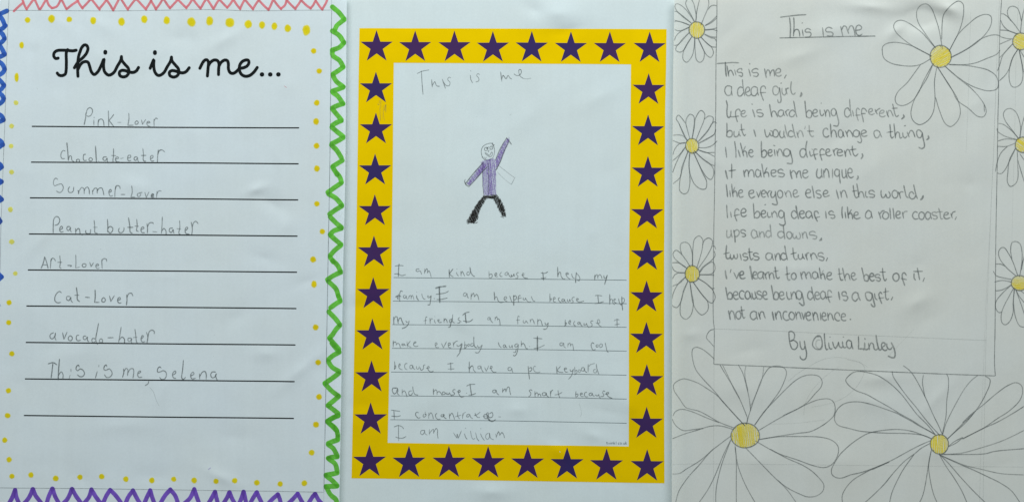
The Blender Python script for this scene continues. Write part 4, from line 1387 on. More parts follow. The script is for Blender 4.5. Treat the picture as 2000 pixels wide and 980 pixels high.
s 0.24 0.6 : -7419,8449 -7460,8037 -7409,7548
s 0.24 0.8 : -7342,8475 -7393,8140 -7316,8501 -7326,8011
s 0.24 0.4 : -7677,8295 -7625,7522
s 0.24 0.3 : -7573,8733 -7522,7625
P stray_mark|pencil|tiny pencil ticks
s 0.27 0.5 : -145,7867 -36,7926
s 0.27 0.4 : -2037,7780 -2007,7802
s 0.27 0.4 : 3546,-10359 3571,-10366
s 0.27 0.3 : 3891,-8831 4000,-9159 4019,-9486 3946,-9613
s 0.27 0.5 : 6342,-13043 6358,-13049
P drawn_figure|purple_crayon|coloured pencil figure of a person in a purple top and black trousers, one arm raised
f 0.30 0.35 : -1782,5176 -1430,5310 -1036,5382 -982,5249 -946,4582 -927,3249 -1643,3219 -1703,3734 -1715,4582
h 0.48 0.75 89 0.55 : -1782,5158 -1430,5322 -1036,5382 -994,5128 -946,4582 -915,3249 -1630,3219 -1685,3734 -1703,4582
h 0.48 0.8 80 0.97 : -1400,5310 -1036,5382 -946,4582 -927,3249 -1400,3219
h 0.42 0.7 98 1.21 : -1491,5279 -1249,5310 -1127,4340 -1067,3249 -1400,3249
C outline|pencil|thin pencil side line of the body
s 0.30 1 : -1673,5128 -1703,4400 -1685,3734 -1643,3249
s 0.30 0.7 : -1855,5158 -1673,5097
s 0.30 1 : -1370,5128 -1358,3249
C head|pencil|pencil outline of the head with eyes, nose and mouth
s 0.37 1 : -1721,5401 -1782,5795 -1703,6037 -1491,6189 -1158,6231 -1036,5976 -1024,5673 -1127,5401 -1370,5279 -1612,5310 -1721,5491
s 0.45 1 : -1127,6279 -1097,6128 -1018,6158
s 0.37 1 : -1491,6019 -1600,5946 -1564,5825 -1430,5843 -1400,5976 -1491,6019
s 0.45 1 : -1509,5976 -1461,5988
s 0.39 1 : -1430,6007 -1461,5916 -1358,6049
s 0.37 1 : -1206,6085 -1291,6007 -1249,5898 -1146,5916 -1127,6049 -1206,6085
s 0.39 1 : -1218,6037 -1176,6007
s 0.37 1 : -1309,5855 -1382,5764 -1340,5734
s 0.37 1 : -1582,5704 -1491,5673 -1309,5540 -1188,5734 -1146,5704 -1158,5552 -1261,5461 -1400,5522 -1582,5673
s 0.37 0.5 : -1643,5431 -1491,5310
s 0.37 0.5 : -1582,5461 -1552,5340 -1461,5461
C arm|purple_crayon|raised arm coloured purple
f 0.30 0.55 : -946,5249 -764,5704 -521,6189 -297,6492 -145,6492 -188,6279 -491,5613 -703,5128 -915,4704
h 0.50 1 63 0.48 : -946,5249 -521,6219 -297,6492 -145,6522 -188,6279 -491,5613 -703,5128 -915,4643
s 0.30 0.9 : -188,6613 -218,6461
s 0.30 0.8 : -127,6595 -188,6461
C outline|pencil|dark line round the raised arm
s 0.50 1 : -964,5249 -764,5764 -521,6219 -309,6552
s 0.59 1 : -321,6570 -188,6401 -36,6189
s 0.50 1 : -188,6340 -461,5764 -673,5188 -946,4673
C arm|purple_crayon|lowered arm coloured purple
f 0.30 0.4 : -1685,5128 -1443,5007 -1734,4582 -2158,4097 -2449,3825 -2612,3867
h 0.53 1 52 0.55 : -1673,5158 -1491,4946 -1734,4582 -2461,3806 -2643,3885
h 0.45 0.7 46 0.67 : -1855,4825 -1430,5007 -1309,5128 -1552,4764 -2158,4097
C outline|pencil|dark line round the lowered arm
s 0.53 1 : -1673,5128 -1976,4794 -2340,4370 -2685,3916
s 0.53 1 : -2734,4006 -2673,3855 -2491,3734
s 0.53 1 : -2491,3746 -2158,4097 -1734,4582 -1430,4885
s 0.53 0.8 : -2703,4158 -2752,4037 -2655,3806
C leg|black_crayon|leg scribbled in black pencil, planted wide
f 0.30 0.5 : -1643,3188 -1309,3079 -1552,2946 -1855,2400 -2006,1915 -2218,1624 -2612,1643 -2097,2673
h 0.56 1 58 0.42 : -1612,3219 -1309,3097 -1552,2946 -1855,2400 -1976,1915 -2218,1600 -2673,1673 -2097,2673
h 0.50 1 70 0.55 : -1643,3188 -1734,2643 -2158,1673 -2570,1582 -2340,2158 -1976,2825
s 0.36 1 : -2279,1643 -2097,1624 -1988,1685
s 0.42 1 : -2643,1643 -2534,1564
C leg|black_crayon|leg scribbled in black pencil on the side of the raised arm
f 0.30 0.5 : -1673,3188 -885,3297 -642,2946 -461,2521 -352,2006 -521,1988 -764,2400 -1036,2994 -1370,3055
h 0.56 1 115 0.42 : -1309,3128 -885,3279 -642,2946 -449,2521 -339,2037 -552,1976 -764,2400 -1067,3006
h 0.50 1 100 0.61 : -855,3128 -673,2946 -521,2582 -400,2097 -521,2037 -733,2521
h 0.53 1 5 0.48 : -1661,3188 -946,3279 -946,3037 -1309,3067
s 0.36 1 : -673,2006 -461,1915
s 0.36 1 : -582,2067 -327,1976
C outline|pencil|thin leftover outline of another arm
s 0.24 0.7 : -764,4946 -339,4613 145,4249
s 0.24 1 : 176,4279 85,4097 -36,3855
s 0.24 0.5 : -36,3855 -461,4188 -855,4582
S 2
P margin_line|pencil|pencil frame line left of the poem
s 0.42 1 : 11880,14791 11862,12741 11821,10930 11809,8613 11800,8019 11761,5643 11723,2673 11699,1485 11666,-3980 11717,-4455 11693,-6549
P margin_line|pencil|pencil frame line below the poem
s 0.42 1 : 11693,-6543 14850,-6682 19008,-6861 25186,-7119 26730,-7173 28031,-7223
P margin_line|pencil|pencil frame line right of the poem
s 0.42 1 : 28396,14791 28390,14553 28304,13009 28224,9504 28215,8910 28173,7455 28111,2970 28075,1485 28016,-4455 27986,-6504 28034,-7217
P faint_guide_line|pencil|faint rubbed out pencil guide lines
s 0.30 0.3 : 11732,-4500 15444,-4633 19008,-4811 23166,-4990 27502,-5168
s 0.30 0.22 : 28274,14553 28156,11880 27977,7128 27770,2079 27502,-4752 27407,-9504 27324,-14701
s 0.30 0.15 : 28066,9504 27799,2673 27532,-2079 27265,-9207 27116,-14701
s 0.30 0.22 : 9222,-12287 13365,-12326 19008,-12385 26730,-12474 29670,-12504
s 0.30 0.15 : 23374,-4455 21681,-6237
s 0.30 0.2 : 11702,-6593 11672,-14701
s 0.30 0.15 : 29373,14553 29254,11880 29165,7425 28987,297
s 0.30 0.15 : 26611,13959 26492,9801 26314,5643
s 0.30 0.25 : 16020,-7546 16535,-7108 17153,-6722 18081,-6258 19008,-6155 19626,-6284 20245,-6490 20451,-6773 20348,-7237 19935,-7907 19266,-8474 18493,-8808 17359,-9040
s 0.30 0.2 : 19008,-6670 18184,-7237 17411,-8061 16999,-8834 16921,-9504
s 0.30 0.2 : 14989,-10019 16638,-9942 18184,-9762
s 0.30 0.15 : 19420,-6284 20141,-6439 20657,-6722
P handwritten_line|pencil|underlined pencil title "This is me" at the top
s 0.61 1 : 15559,13542 16086,13607 16559,13662 17061,13687
s 0.71 1 : 16097,13517 16152,12953 16130,12371
s 0.61 1 : 16341,13517 16359,13098 16323,12444
s 0.61 1 : 16341,12662 16450,12826 16596,12807 16668,12626 16687,12426
s 0.65 1 : 16832,12807 16887,12462
s 0.77 1 : 16814,13204 16850,13215
s 0.61 1 : 17323,12800 17141,12887 16996,12771 17032,12680 17287,12662 17341,12553 17250,12407 16996,12378
s 0.71 1 : 17996,12916 18050,12444
s 0.61 1 : 18559,12880 18341,12946 18178,12826 18214,12698 18523,12662 18614,12553 18541,12444 18269,12462
s 0.61 1 : 19050,13007 19105,12735 19178,12451
s 0.61 1 : 19105,12807 19232,13026 19360,12989 19432,12807 19523,12589
s 0.61 1 : 19487,12771 19614,13026 19723,13026 19832,12807 19898,12480
s 0.61 1 : 19941,12771 20232,12844 20269,12971 20123,13080 19978,13007 19930,12771 19996,12553 20141,12480 20305,12560
C underline|pencil|
s 0.56 1 : 15523,12342 17396,12378 19578,12426 21076,12451
P handwritten_line|pencil|poem line "This is me,"
s 0.59 1 : 11880,10851 12353,10880 12789,10916 13153,10898
s 0.74 1 : 12364,10934 12382,10516 12426,10116
s 0.68 1 : 12462,10734 12516,10407 12571,10116
s 0.59 1 : 12553,10262 12607,10443 12698,10462 12789,10334 12855,10160
s 0.59 1 : 12909,10498 12989,10182
s 0.59 0.4 : 12851,10749 12873,10734
s 0.59 1 : 13335,10462 13317,10560 13171,10553 13051,10425 13116,10353 13298,10342 13371,10262 13335,10116 13153,10171
s 0.68 1 : 13735,10534 13837,10134
s 0.74 1 : 13778,10854 13800,10833
s 0.59 1 : 14280,10516 14171,10571 13989,10516 13909,10407 13989,10334 14208,10334 14288,10243 14208,10116 13997,10145
s 0.68 1 : 14644,10560 14698,10298 14753,10043
s 0.59 1 : 14735,10262 14808,10480 14880,10480 14953,10353 14971,10145
s 0.59 1 : 14971,10262 15080,10462 15171,10480 15208,10334 15233,10134
s 0.59 0.8 : 15299,10298 15553,10371 15571,10498 15462,10571 15335,10498 15280,10334 15335,10171 15462,10123 15633,10189
s 0.95 1 : 15899,10189 15808,10025
P handwritten_line|pencil|poem line "a deaf girl,"
s 0.59 1 : 12735,9516 12571,9563 12426,9534 12335,9352 12371,9134 12498,9007 12662,9043 12735,9243
s 0.59 1 : 12735,9516 12724,9280 12764,9007
s 0.59 0.8 : 13364,9934 13389,9607 13444,9243 13498,8996
s 0.59 1 : 13371,9462 13244,9498 13116,9389 13080,9171 13135,8989 13280,8989 13426,9171
s 0.59 1 : 13589,9189 13771,9298 13771,9443 13662,9498 13560,9371 13553,9134 13644,9007 13771,8996 13862,9080
s 0.59 1 : 14226,9462 14062,9527 13917,9443 13862,9243 13935,9025 14098,8996 14226,9171
s 0.59 1 : 14237,9443 14244,9207 14298,9018
s 0.59 1 : 14717,9389 14662,9534 14535,9552 14444,9462 14426,9207 14498,8952 14589,8716
s 0.59 1 : 14389,9163 14717,9189
s 0.59 0.85 : 15462,9425 15317,9552 15171,9498 15124,9298 15189,9080 15335,9043 15462,9171 15517,9462
s 0.65 1 : 15517,9462 15571,9098 15608,8771 15571,8625 15462,8607 15400,8771
s 0.59 0.85 : 15662,9443 15662,9207 15735,9062 15826,9043 15899,9171
s 0.77 1 : 15589,9716 15626,9731
s 0.59 1 : 15873,9425 15909,9243 15960,9080
s 0.59 1 : 15899,9352 15971,9425 16062,9432
s 0.59 0.8 : 16200,9825 16171,9534 16179,9316 16244,9116 16353,9080 16433,9171
s 1.10 1 : 16782,9171 16790,9062 16717,8952
P handwritten_line|pencil|poem line "life is hard being different,"
s 0.71 1 : 12418,8716 12480,8443 12455,8080 12480,7825 12553,7723 12662,7789
s 0.59 1 : 12698,8098 12680,7934 12662,7807 12753,7771 13153,7818
s 0.59 1 : 13244,8080 13171,8207 13044,8189 12971,8080 12964,7898 13007,7680 13073,7480
s 0.59 1 : 13298,7934 13480,7989 13517,8116 13407,8134 13298,8043 13280,7898 13353,7789 13480,7771 13607,7861
s 0.77 1 : 13906,8512 13942,8501
s 0.71 1 : 13953,8189 14026,7971 14080,7760
s 0.59 1 : 14480,8171 14353,8196 14208,8134 14226,8025 14426,8007 14564,7934 14517,7807 14389,7781 14251,7832
s 0.68 1 : 14942,8498 15000,8116 15073,7771
s 0.59 1 : 15044,7898 15135,8098 15262,8080 15335,7934 15408,7771
s 0.59 1 : 15735,8134 15571,8171 15444,8043 15444,7880 15553,7789 15699,7861 15753,8007
s 0.59 1 : 15753,8116 15753,7952 15826,7832
s 0.59 1 : 15844,8098 15917,7934 15989,7818
s 0.59 1 : 15880,8043 15971,8171 16080,8171
s 0.59 1 : 16335,8698 16408,8298 16455,8007 16528,7771
s 0.59 1 : 16408,8043 16299,8171 16153,8098 16080,7934 16153,7796 16299,7796 16408,7934
s 0.65 1 : 16990,8698 17026,8298 17062,7971 17088,7752
s 0.59 1 : 17081,8007 17208,8152 17353,8098 17390,7934 17335,7752 17226,7716 17099,7781
s 0.59 1 : 17444,7971 17681,8043 17699,8152 17571,8207 17462,8080 17462,7898 17571,7789 17753,7843
s 0.59 1 : 17862,8189 17881,7971 17953,7843 18044,7880 18081,7971
s 0.71 1 : 17935,8581 17935,8545
s 0.59 1 : 18106,8189 18172,8007 18201,7796
s 0.59 1 : 18190,7971 18281,8171 18372,8116 18426,7934 18444,7771
s 0.59 1 : 18808,8116 18681,8261 18553,8189 18517,8007 18608,7843 18753,7880 18808,8080
s 0.65 1 : 18790,8152 18863,7861 18935,7570 18953,7432 18881,7243 18652,7269
s 0.59 0.85 : 19583,8807 19608,8443 19644,8080 19681,7796
s 0.59 1 : 19590,8116 19499,8280 19353,8243 19292,8043 19335,7825 19481,7760 19608,7898
s 0.59 1 : 19754,8152 19815,7825
s 0.59 0.85 : 20172,8189 20044,8280 19983,8189 19983,7971 20026,7752 20092,7552
s 0.59 1 : 19917,7869 20208,7880
s 0.59 0.85 : 20590,8080 20463,8243 20335,8261 20281,8116 20299,7898 20354,7680 20390,7469
s 0.59 1 : 20263,7952 20506,7971
s 0.59 0.85 : 20717,8043 20899,8116 20881,8243 20772,8243 20688,8116 20735,7952 20881,7898 21026,7971
s 0.65 1 : 21063,8207 21117,8061 21190,7934
s 0.65 1 : 21117,8080 21226,8207 21354,8269
s 0.59 0.8 : 21354,7971 21554,8025 21572,8134 21445,8152 21317,8007 21336,7843 21499,7771 21663,7832
s 0.59 1 : 21717,8116 21772,7934 21845,7760
s 0.59 0.8 : 21790,7898 21845,8134 21954,8134 22045,7971 22117,7807
s 0.59 1 : 22081,8523 22154,8189 22226,7898 22299,7789 22427,7861
s 0.59 1 : 22045,8269 22354,8280
s 0.80 1 : 22699,7898 22736,7771 22590,7650
P handwritten_line|pencil|poem line "but i wouldn't change a thing,"
s 0.74 1 : 12451,7413 12462,7067 12444,6649
s 0.62 1 : 12455,6849 12589,6976 12735,6940 12771,6776 12716,6631 12571,6595 12444,6649
s 0.62 1 : 12880,6940 12869,6740 12935,6620 13080,6649 13153,6776
s 0.62 1 : 13160,6940 13171,6758 13255,6649
s 0.62 1 : 13298,7358 13317,7067 13389,6813 13480,6686 13560,6758
s 0.62 1 : 13207,7013 13480,7049
s 0.71 1 : 14026,7031 14080,6849 14135,6638
s 0.62 1 : 14651,7049 14698,6776 14789,6602 14928,6740 14953,6867
s 0.62 1 : 14953,6849 15008,6704 15098,6667 15142,6831 15080,6940 14978,6976
s 0.62 1 : 15244,7038 15153,6904 15153,6686 15262,6602 15408,6649 15444,6849 15353,6995 15244,7038
s 0.62 1 : 15553,6958 15517,6776 15571,6613 15680,6558 15789,6686
s 0.62 1 : 15771,6958 15771,6740 15851,6551
s 0.62 0.7 : 15826,7315 15899,6922 16008,6613
s 0.62 0.85 : 16255,7358 16335,6995 16408,6667 16470,6566
s 0.62 1 : 16299,6904 16171,6976 16044,6867 16062,6667 16190,6613 16335,6667
s 0.62 1 : 16528,6904 16571,6704 16615,6566
s 0.62 0.8 : 16590,6740 16680,6976 16790,6940 16862,6776 16899,6613
s 0.62 0.8 : 17015,7231 16979,7075
s 0.62 0.8 : 17233,7293 17255,6958 17299,6740 17408,6631 17517,6667
s 0.62 1 : 17135,6951 17499,6947
s 0.62 1 : 18335,7031 18226,7122 18081,7031 18044,6831 18117,6649 18262,6602 18390,6686
s 0.68 1 : 18470,7366 18499,6995 18528,6613
s 0.62 1 : 18517,6776 18608,6995 18735,6976 18808,6795 18844,6602
s 0.62 1 : 19172,6940 19063,7031 18972,6976 18935,6813 18990,6631 19081,6576 19190,6667 19208,6922
s 0.62 1 : 19208,6922 19226,6758 19281,6613
s 0.62 1 : 19353,6958 19426,6813 19474,6613
s 0.62 1 : 19444,6813 19535,6995 19644,6940 19735,6776 19779,6613
s 0.62 1 : 20117,6940 19954,7013 19808,6886 19826,6686 19954,6613 20099,6667 20135,6904
s 0.62 1 : 20143,6940 20226,6595 20274,6413 20226,6285 20117,6285 20044,6358
s 0.62 1 : 20263,6776 20463,6849 20554,6904 20463,7002 20317,6976 20263,6831 20317,6667 20445,6638 20608,6696
s 0.62 0.85 : 21336,6904 21154,6995 21008,6922 21001,6740 21099,6566 21226,6576 21317,6740
s 0.62 1 : 21317,6904 21372,6740 21445,6595
s 0.62 1 : 21917,7340 21946,6995 21961,6667 22026,6540 22128,6631
s 0.53 1 : 21728,6867 22099,6929
s 0.65 1 : 22154,7377 22190,6995 22237,6540
s 0.62 1 : 22226,6686 22336,6886 22445,6849 22481,6667 22517,6540 22627,6595
s 0.62 1 : 22663,6867 22681,6667 22790,6551 22917,6667
s 0.74 1 : 22754,7249 22827,7271
s 0.62 1 : 22917,6893 22972,6740 23037,6602
s 0.62 1 : 23001,6758 23117,6976 23227,6958 23318,6776 23372,6602
s 0.62 1 : 23772,6886 23627,7013 23499,6976 23474,6758 23554,6595 23681,6566 23772,6704 23790,6867
s 0.68 1 : 23790,6867 23845,6522 23918,6195 23899,6013 23754,5933 23583,6013
s 0.83 1 : 24136,6686 24165,6540 24045,6449
P handwritten_line|pencil|poem line "I like being different,"
s 0.64 1 : 12371,6013 12444,5424
s 0.64 1 : 12906,6347 12971,5904 12989,5413
s 0.71 1 : 13116,5849 13233,5449
s 0.64 1 : 13244,6260 13353,5831 13437,5496
s 0.64 0.8 : 13535,6067 13378,5740
s 0.64 1 : 13378,5685 13480,5795 13571,5758 13644,5438
s 0.64 1 : 13735,5685 13971,5740 13935,5849 13826,5867 13727,5722 13771,5540 13898,5449 14007,5522
s 0.71 1 : 14462,6358 14462,5976 14491,5449
s 0.64 1 : 14491,5740 14626,5849 14753,5758 14753,5576 14626,5424 14480,5460
s 0.64 1 : 14862,5667 15062,5740 15062,5849 14935,5867 14855,5722 14898,5540 15008,5496 15109,5576
s 0.71 1 : 15215,5867 15262,5522
s 0.77 1 : 15171,6122 15244,6100
s 0.71 1 : 15353,5831 15415,5504
s 0.64 1 : 15415,5685 15499,5904 15608,5849 15680,5685 15735,5504
s 0.64 1 : 16117,5813 15953,5922 15808,5867 15753,5685 15826,5511 15989,5496 16117,5649 16117,5831
s 0.71 1 : 16128,5831 16208,5504 16262,5249 16226,5074 15953,5085
s 0.65 1 : 17110,6376 17044,6013 17062,5685 17135,5424
s 0.64 1 : 17044,5831 16917,5933 16753,5867 16699,5685 16771,5467 16917,5438 17044,5649
s 0.64 1 : 17262,5795 17299,5576 17353,5496 17444,5576
s 0.64 1 : 17699,5885 17553,5904 17499,5758 17535,5540 17626,5293
s 0.64 1 : 17444,5558 17753,5631
s 0.64 0.6 : 17390,5911 17444,5867
s 0.64 1 : 18135,5831 17990,5922 17881,5831 17881,5613 17935,5394 17982,5249
s 0.64 1 : 17844,5558 18190,5613
s 0.64 1 : 18226,5685 18426,5795 18390,5904 18262,5885 18208,5740 18262,5558 18408,5511 18535,5576
s 0.64 1 : 18626,5885 18681,5685 18735,5522
s 0.64 1 : 18673,5740 18753,5904 18917,5933
s 0.64 1 : 18863,5685 19081,5722 19172,5758 19099,5867 18953,5867 18863,5685 18917,5540 19044,5522 19197,5569
s 0.80 1 : 19281,5813 19335,5613 19353,5475
s 0.64 1 : 19343,5649 19444,5885 19554,5831 19608,5667 19663,5540
s 0.64 1 : 19735,6085 19754,5795 19826,5576 19917,5504 20070,5631
s 0.64 1 : 19608,5867 19954,5904
s 0.77 1 : 20299,5642 20335,5504 20237,5340
P handwritten_line|pencil|poem line "it makes me unique,"
s 0.80 1 : 12371,4667 12426,4431 12491,4176
s 0.64 1 : 12735,5049 12735,4613 12735,4231
s 0.71 1 : 12571,4642 12971,4693
s 0.74 1 : 13426,4667 13462,4467 13498,4285
s 0.64 1 : 13480,4503 13571,4685 13680,4649 13717,4303
s 0.64 1 : 13717,4467 13807,4667 13917,4704 14007,4576 14044,4278
s 0.64 1 : 14353,4649 14226,4729 14135,4613 14135,4413 14244,4285 14371,4358 14408,4540
s 0.64 1 : 14408,4667 14426,4467 14462,4278
s 0.64 1 : 14491,5049 14553,4649 14626,4278
s 0.64 1 : 14789,4831 14626,4503
s 0.64 1 : 14626,4467 14753,4576 14862,4522 14898,4293
s 0.64 1 : 15044,4503 15262,4558 15317,4631 15208,4704 15062,4667 15026,4503 15080,4358 15208,4322 15317,4376
s 0.64 1 : 15735,4667 15589,4740 15426,4649 15462,4540 15699,4503 15800,4431 15717,4303 15462,4329
s 0.77 1 : 16135,4685 16171,4431 16237,4194
s 0.64 1 : 16190,4503 16299,4656 16390,4613 16480,4467 16517,4249
s 0.64 1 : 16517,4431 16608,4613 16699,4631 16735,4431 16790,4213
s 0.64 1 : 16862,4503 17081,4540 17153,4613 17044,4704 16917,4667 16862,4503 16899,4303 17044,4231 17190,4340
s 0.71 1 : 17717,4758 17662,4503 17699,4285 17844,4231 17935,4358
s 0.64 1 : 17953,4758 17953,4503 17990,4267
s 0.64 1 : 18062,4685 18099,4249
s 0.64 1 : 18106,4540 18208,4758 18317,4685 18372,4467 18390,4256
s 0.64 0.8 : 18590,4751 18590,4231
s 0.64 1 : 18953,4704 18808,4740 18717,4613 18735,4413 18863,4322 18972,4431
s 0.68 1 : 18979,4704 18990,4322 19037,3922
s 0.64 1 : 19135,4722 19146,4467 19190,4267 19281,4249 19353,4358
s 0.64 1 : 19353,4758 19372,4467 19437,4205
s 0.64 1 : 19481,4522 19699,4558 19717,4685 19608,4794 19517,4740 19474,4540 19535,4322 19663,4242 19801,4322
s 0.83 1 : 20044,4358 20070,4249 19990,4140
P handwritten_line|pencil|poem line "like everyone else in this world,"
s 0.68 1 : 12418,3856 12462,3485 12491,3140
s 0.71 1 : 12626,3503 12662,3151
s 0.62 1 : 12735,3885 12771,3485 12818,3151
s 0.62 1 : 12916,3703 12789,3358
s 0.62 1 : 12818,3340 12935,3485 13026,3376 13062,3140
s 0.62 1 : 13153,3340 13353,3412 13353,3522 13244,3540 13153,3449 13146,3267 13226,3122 13426,3165
s 0.62 1 : 13771,3322 13989,3376 14007,3503 13880,3529 13753,3431 13753,3231 13880,3067 14098,3176
s 0.62 1 : 14189,3431 14298,3122
s 0.62 1 : 14298,3122 14426,3503
s 0.62 1 : 14480,3303 14680,3358 14680,3485 14571,3522 14480,3412 14480,3231 14571,3122 14717,3158
s 0.62 1 : 14735,3449 14808,3303 14869,3129
s 0.62 1 : 14833,3340 14917,3485 14989,3485
s 0.62 1 : 15062,3467 15008,3267 15080,3103 15208,3158 15262,3303
s 0.68 1 : 15269,3467 15317,3085 15379,2721 15299,2685 15088,2740
s 0.62 1 : 15535,3522 15408,3412 15426,3176 15553,3078 15680,3176 15680,3412 15535,3522
s 0.62 1 : 15808,3449 15917,3140
s 0.62 1 : 15880,3303 15989,3485 16099,3449 16171,3267 16200,3103
s 0.62 1 : 16317,3303 16517,3376 16535,3485 16408,3551 16317,3431 16310,3267 16408,3122 16644,3202
s 0.62 1 : 17044,3340 17299,3412 17299,3522 17171,3576 17062,3485 17037,3267 17153,3103 17353,3122
s 0.62 1 : 17401,3776 17481,3376 17524,3085
s 0.62 1 : 17899,3485 17771,3522 17626,3449 17681,3340 17881,3267 17935,3158 17826,3067 17681,3122
s 0.62 1 : 18062,3303 18281,3358 18317,3449 18190,3522 18081,3431 18044,3267 18153,3151 18408,3231
s 0.71 1 : 18808,3540 18935,3031
s 0.62 1 : 19026,3467 19081,3303 19110,3103
s 0.62 1 : 19081,3303 19190,3503 19299,3485 19372,3303 19437,3085
s 0.62 1 : 19779,3813 19826,3449 19881,3194 19972,3085 20081,3158
s 0.62 1 : 19735,3460 19990,3503
s 0.68 1 : 19990,3893 20063,3485 20117,3122
s 0.62 1 : 20099,3231 20190,3431 20317,3412 20390,3231 20426,3085
s 0.62 1 : 20517,3467 20506,3231 20572,3122 20645,3129
s 0.62 1 : 21026,3412 20899,3514 20717,3467 20717,3340 20935,3285 21037,3231 20972,3122 20735,3129
s 0.62 1 : 21408,3522 21408,3267 21481,3103 21590,3122 21681,3303
s 0.62 1 : 21681,3303 21754,3103 21881,3103 21936,3231 21899,3376 21845,3449
s 0.62 1 : 22190,3522 22063,3412 22063,3194 22208,3067 22354,3158 22354,3412 22190,3522
s 0.68 1 : 22408,3431 22481,3267 22536,3056
s 0.62 1 : 22463,3303 22554,3431 22699,3420
s 0.62 1 : 22725,3794 22808,3412 22881,3158 22990,3092
s 0.62 1 : 23292,3849 23372,3485 23463,3158 23518,3042
s 0.62 1 : 23318,3303 23190,3431 23063,3358 23045,3158 23190,3020 23354,3085 23408,3231
s 1.01 1 : 23845,3212 23801,3067 23699,2983
P handwritten_line|pencil|poem line "life being deaf is like a roller coaster,"
s 0.64 1 : 12444,2667 12462,2285 12498,1921
s 0.68 1 : 12673,2267 12716,1965
s 0.64 0.3 : 12775,2714 12804,2692
s 0.64 1 : 13171,2358 13062,2449 12953,2376 12916,2176 12953,1958 13044,1740
s 0.64 1 : 12869,2049 13189,2121
s 0.64 1 : 13298,2212 13517,2249 13571,2358 13444,2474 13317,2376 13280,2176 13335,2031 13462,2001 13607,2085
s 0.64 1 : 14000,2765 14026,2358 14062,1903
s 0.64 1 : 14062,2140 14208,2303 14353,2231 14353,2031 14226,1921 14062,1958
s 0.64 1 : 14462,2140 14680,2194 14698,2303 14571,2358 14469,2249 14462,2067 14571,1940 14753,2031
s 0.64 1 : 14818,2249 14826,2067 14898,1958 15008,2001
s 0.71 1 : 14662,2674 14717,2703
s 0.64 1 : 15051,2249 15098,1958
s 0.64 1 : 15098,2140 15208,2303 15317,2212 15389,1958
s 0.64 1 : 15735,2285 15589,2358 15473,2231 15480,2031 15608,1921 15753,2031 15771,2249
s 0.64 1 : 15771,2267 15808,1885 15844,1594 15771,1503 15626,1503 15499,1576
s 0.80 1 : 16470,2631 16535,2212 16626,1867
s 0.64 1 : 16499,2212 16371,2340 16226,2231 16226,2012 16371,1885 16517,1994
s 0.71 1 : 16680,2140 16917,2194 16935,2285 16808,2340 16680,2231 16699,2031 16826,1903 16990,1976
s 0.64 1 : 17353,2249 17208,2321 17062,2212 17062,2012 17208,1921 17353,2067
s 0.64 1 : 17353,2249 17390,2067 17444,1892
s 0.71 1 : 17771,2176 17699,2303 17553,2285 17553,2067 17626,1885 17717,1721
s 0.64 1 : 17571,1921 17844,1994
s 0.74 1 : 18190,2303 18226,1903
s 0.64 1 : 18662,2231 18535,2329 18372,2231 18426,2121 18681,2085 18735,1976 18608,1892 18481,1940
s 0.71 1 : 19153,2576 19135,2249 19172,1914
s 0.64 1 : 19317,2267 19364,1903
s 0.68 1 : 19452,2558 19481,2212 19524,1892
s 0.64 1 : 19681,2394 19517,2140
s 0.64 1 : 19524,2121 19663,2194 19735,2067 19754,1867
s 0.64 1 : 19844,2049 20063,2121 20063,2231 19935,2267 19844,2140 19844,1958 19990,1867 20208,1940
s 0.64 1 : 20826,2267 20663,2351 20517,2176 20517,1958 20663,1885 20826,1994 20845,2176
s 0.64 1 : 20826,2285 20863,2067 20917,1903
s 0.74 1 : 21263,2267 21336,2067 21390,1878
s 0.71 1 : 21336,2140 21481,2321 21608,2340
s 0.64 1 : 21645,2267 21517,2140 21517,1940 21681,1849 21826,1958 21826,2176 21645,2267
s 0.64 1 : 21917,2485 21972,1867
s 0.64 1 : 22099,2485 22136,2212 22172,1856
s 0.71 1 : 22299,2067 22499,2158 22499,2267 22372,2314 22281,2176 22281,1994 22408,1903 22554,1958
s 0.68 1 : 22645,2249 22717,1903
s 0.64 1 : 22681,2140 22772,2285 22936,2303
s 0.64 1 : 23518,2231 23390,2285 23263,2176 23245,1994 23372,1856 23572,1885
s 0.64 1 : 23736,2267 23608,2140 23645,1885 23790,1831 23899,1958 23899,2176 23736,2267
s 0.64 1 : 24245,2212 24099,2267 23990,2140 24008,1921 24136,1831 24245,1958
s 0.64 1 : 24263,2212 24281,2031 24336,1867
s 0.64 0.8 : 24645,2212 24499,2267 24354,2194 24427,2085 24627,2031 24663,1921 24536,1849 24409,1903
s 0.64 0.8 : 24747,2485 24827,2212 24845,1994 24899,1867 24990,1885
s 0.64 0.8 : 24645,2267 24972,2285
s 0.64 1 : 25063,2067 25281,2140 25300,2212 25172,2249 25063,2140 25063,1958 25190,1867 25409,1940
s 0.64 1 : 25445,2176 25536,1914
s 0.64 1 : 25500,2067 25554,2231 25718,2303
s 0.74 1 : 25772,1976 25700,1831
P handwritten_line|pencil|poem line "ups and downs,"
s 0.64 0.75 : 12462,1218 12444,982 12480,800 12626,818 12698,982
s 0.64 0.75 : 12698,1218 12716,1000 12771,793
s 0.68 1 : 12862,1218 12916,873 12942,509
s 0.64 0.75 : 12898,1146 13044,1236 13171,1146 13153,964 13044,855 12916,836
s 0.64 1 : 13553,1146 13444,1236 13280,1200 13298,1073 13498,1000 13553,909 13444,836 13335,855
s 0.64 0.75 : 14171,1127 14026,1236 13898,1109 13898,891 14044,746 14189,836
s 0.64 1 : 14189,1164 14208,982 14280,793
s 0.64 0.8 : 14335,1146 14389,782
s 0.64 1 : 14389,982 14480,1109 14589,1073 14644,800
s 0.64 0.75 : 14971,1546 15008,1164 15051,818
s 0.64 0.75 : 14971,1146 14844,1182 14735,1073 14735,891 14880,793 15008,909
s 0.64 0.85 : 15735,1491 15771,1091 15826,698
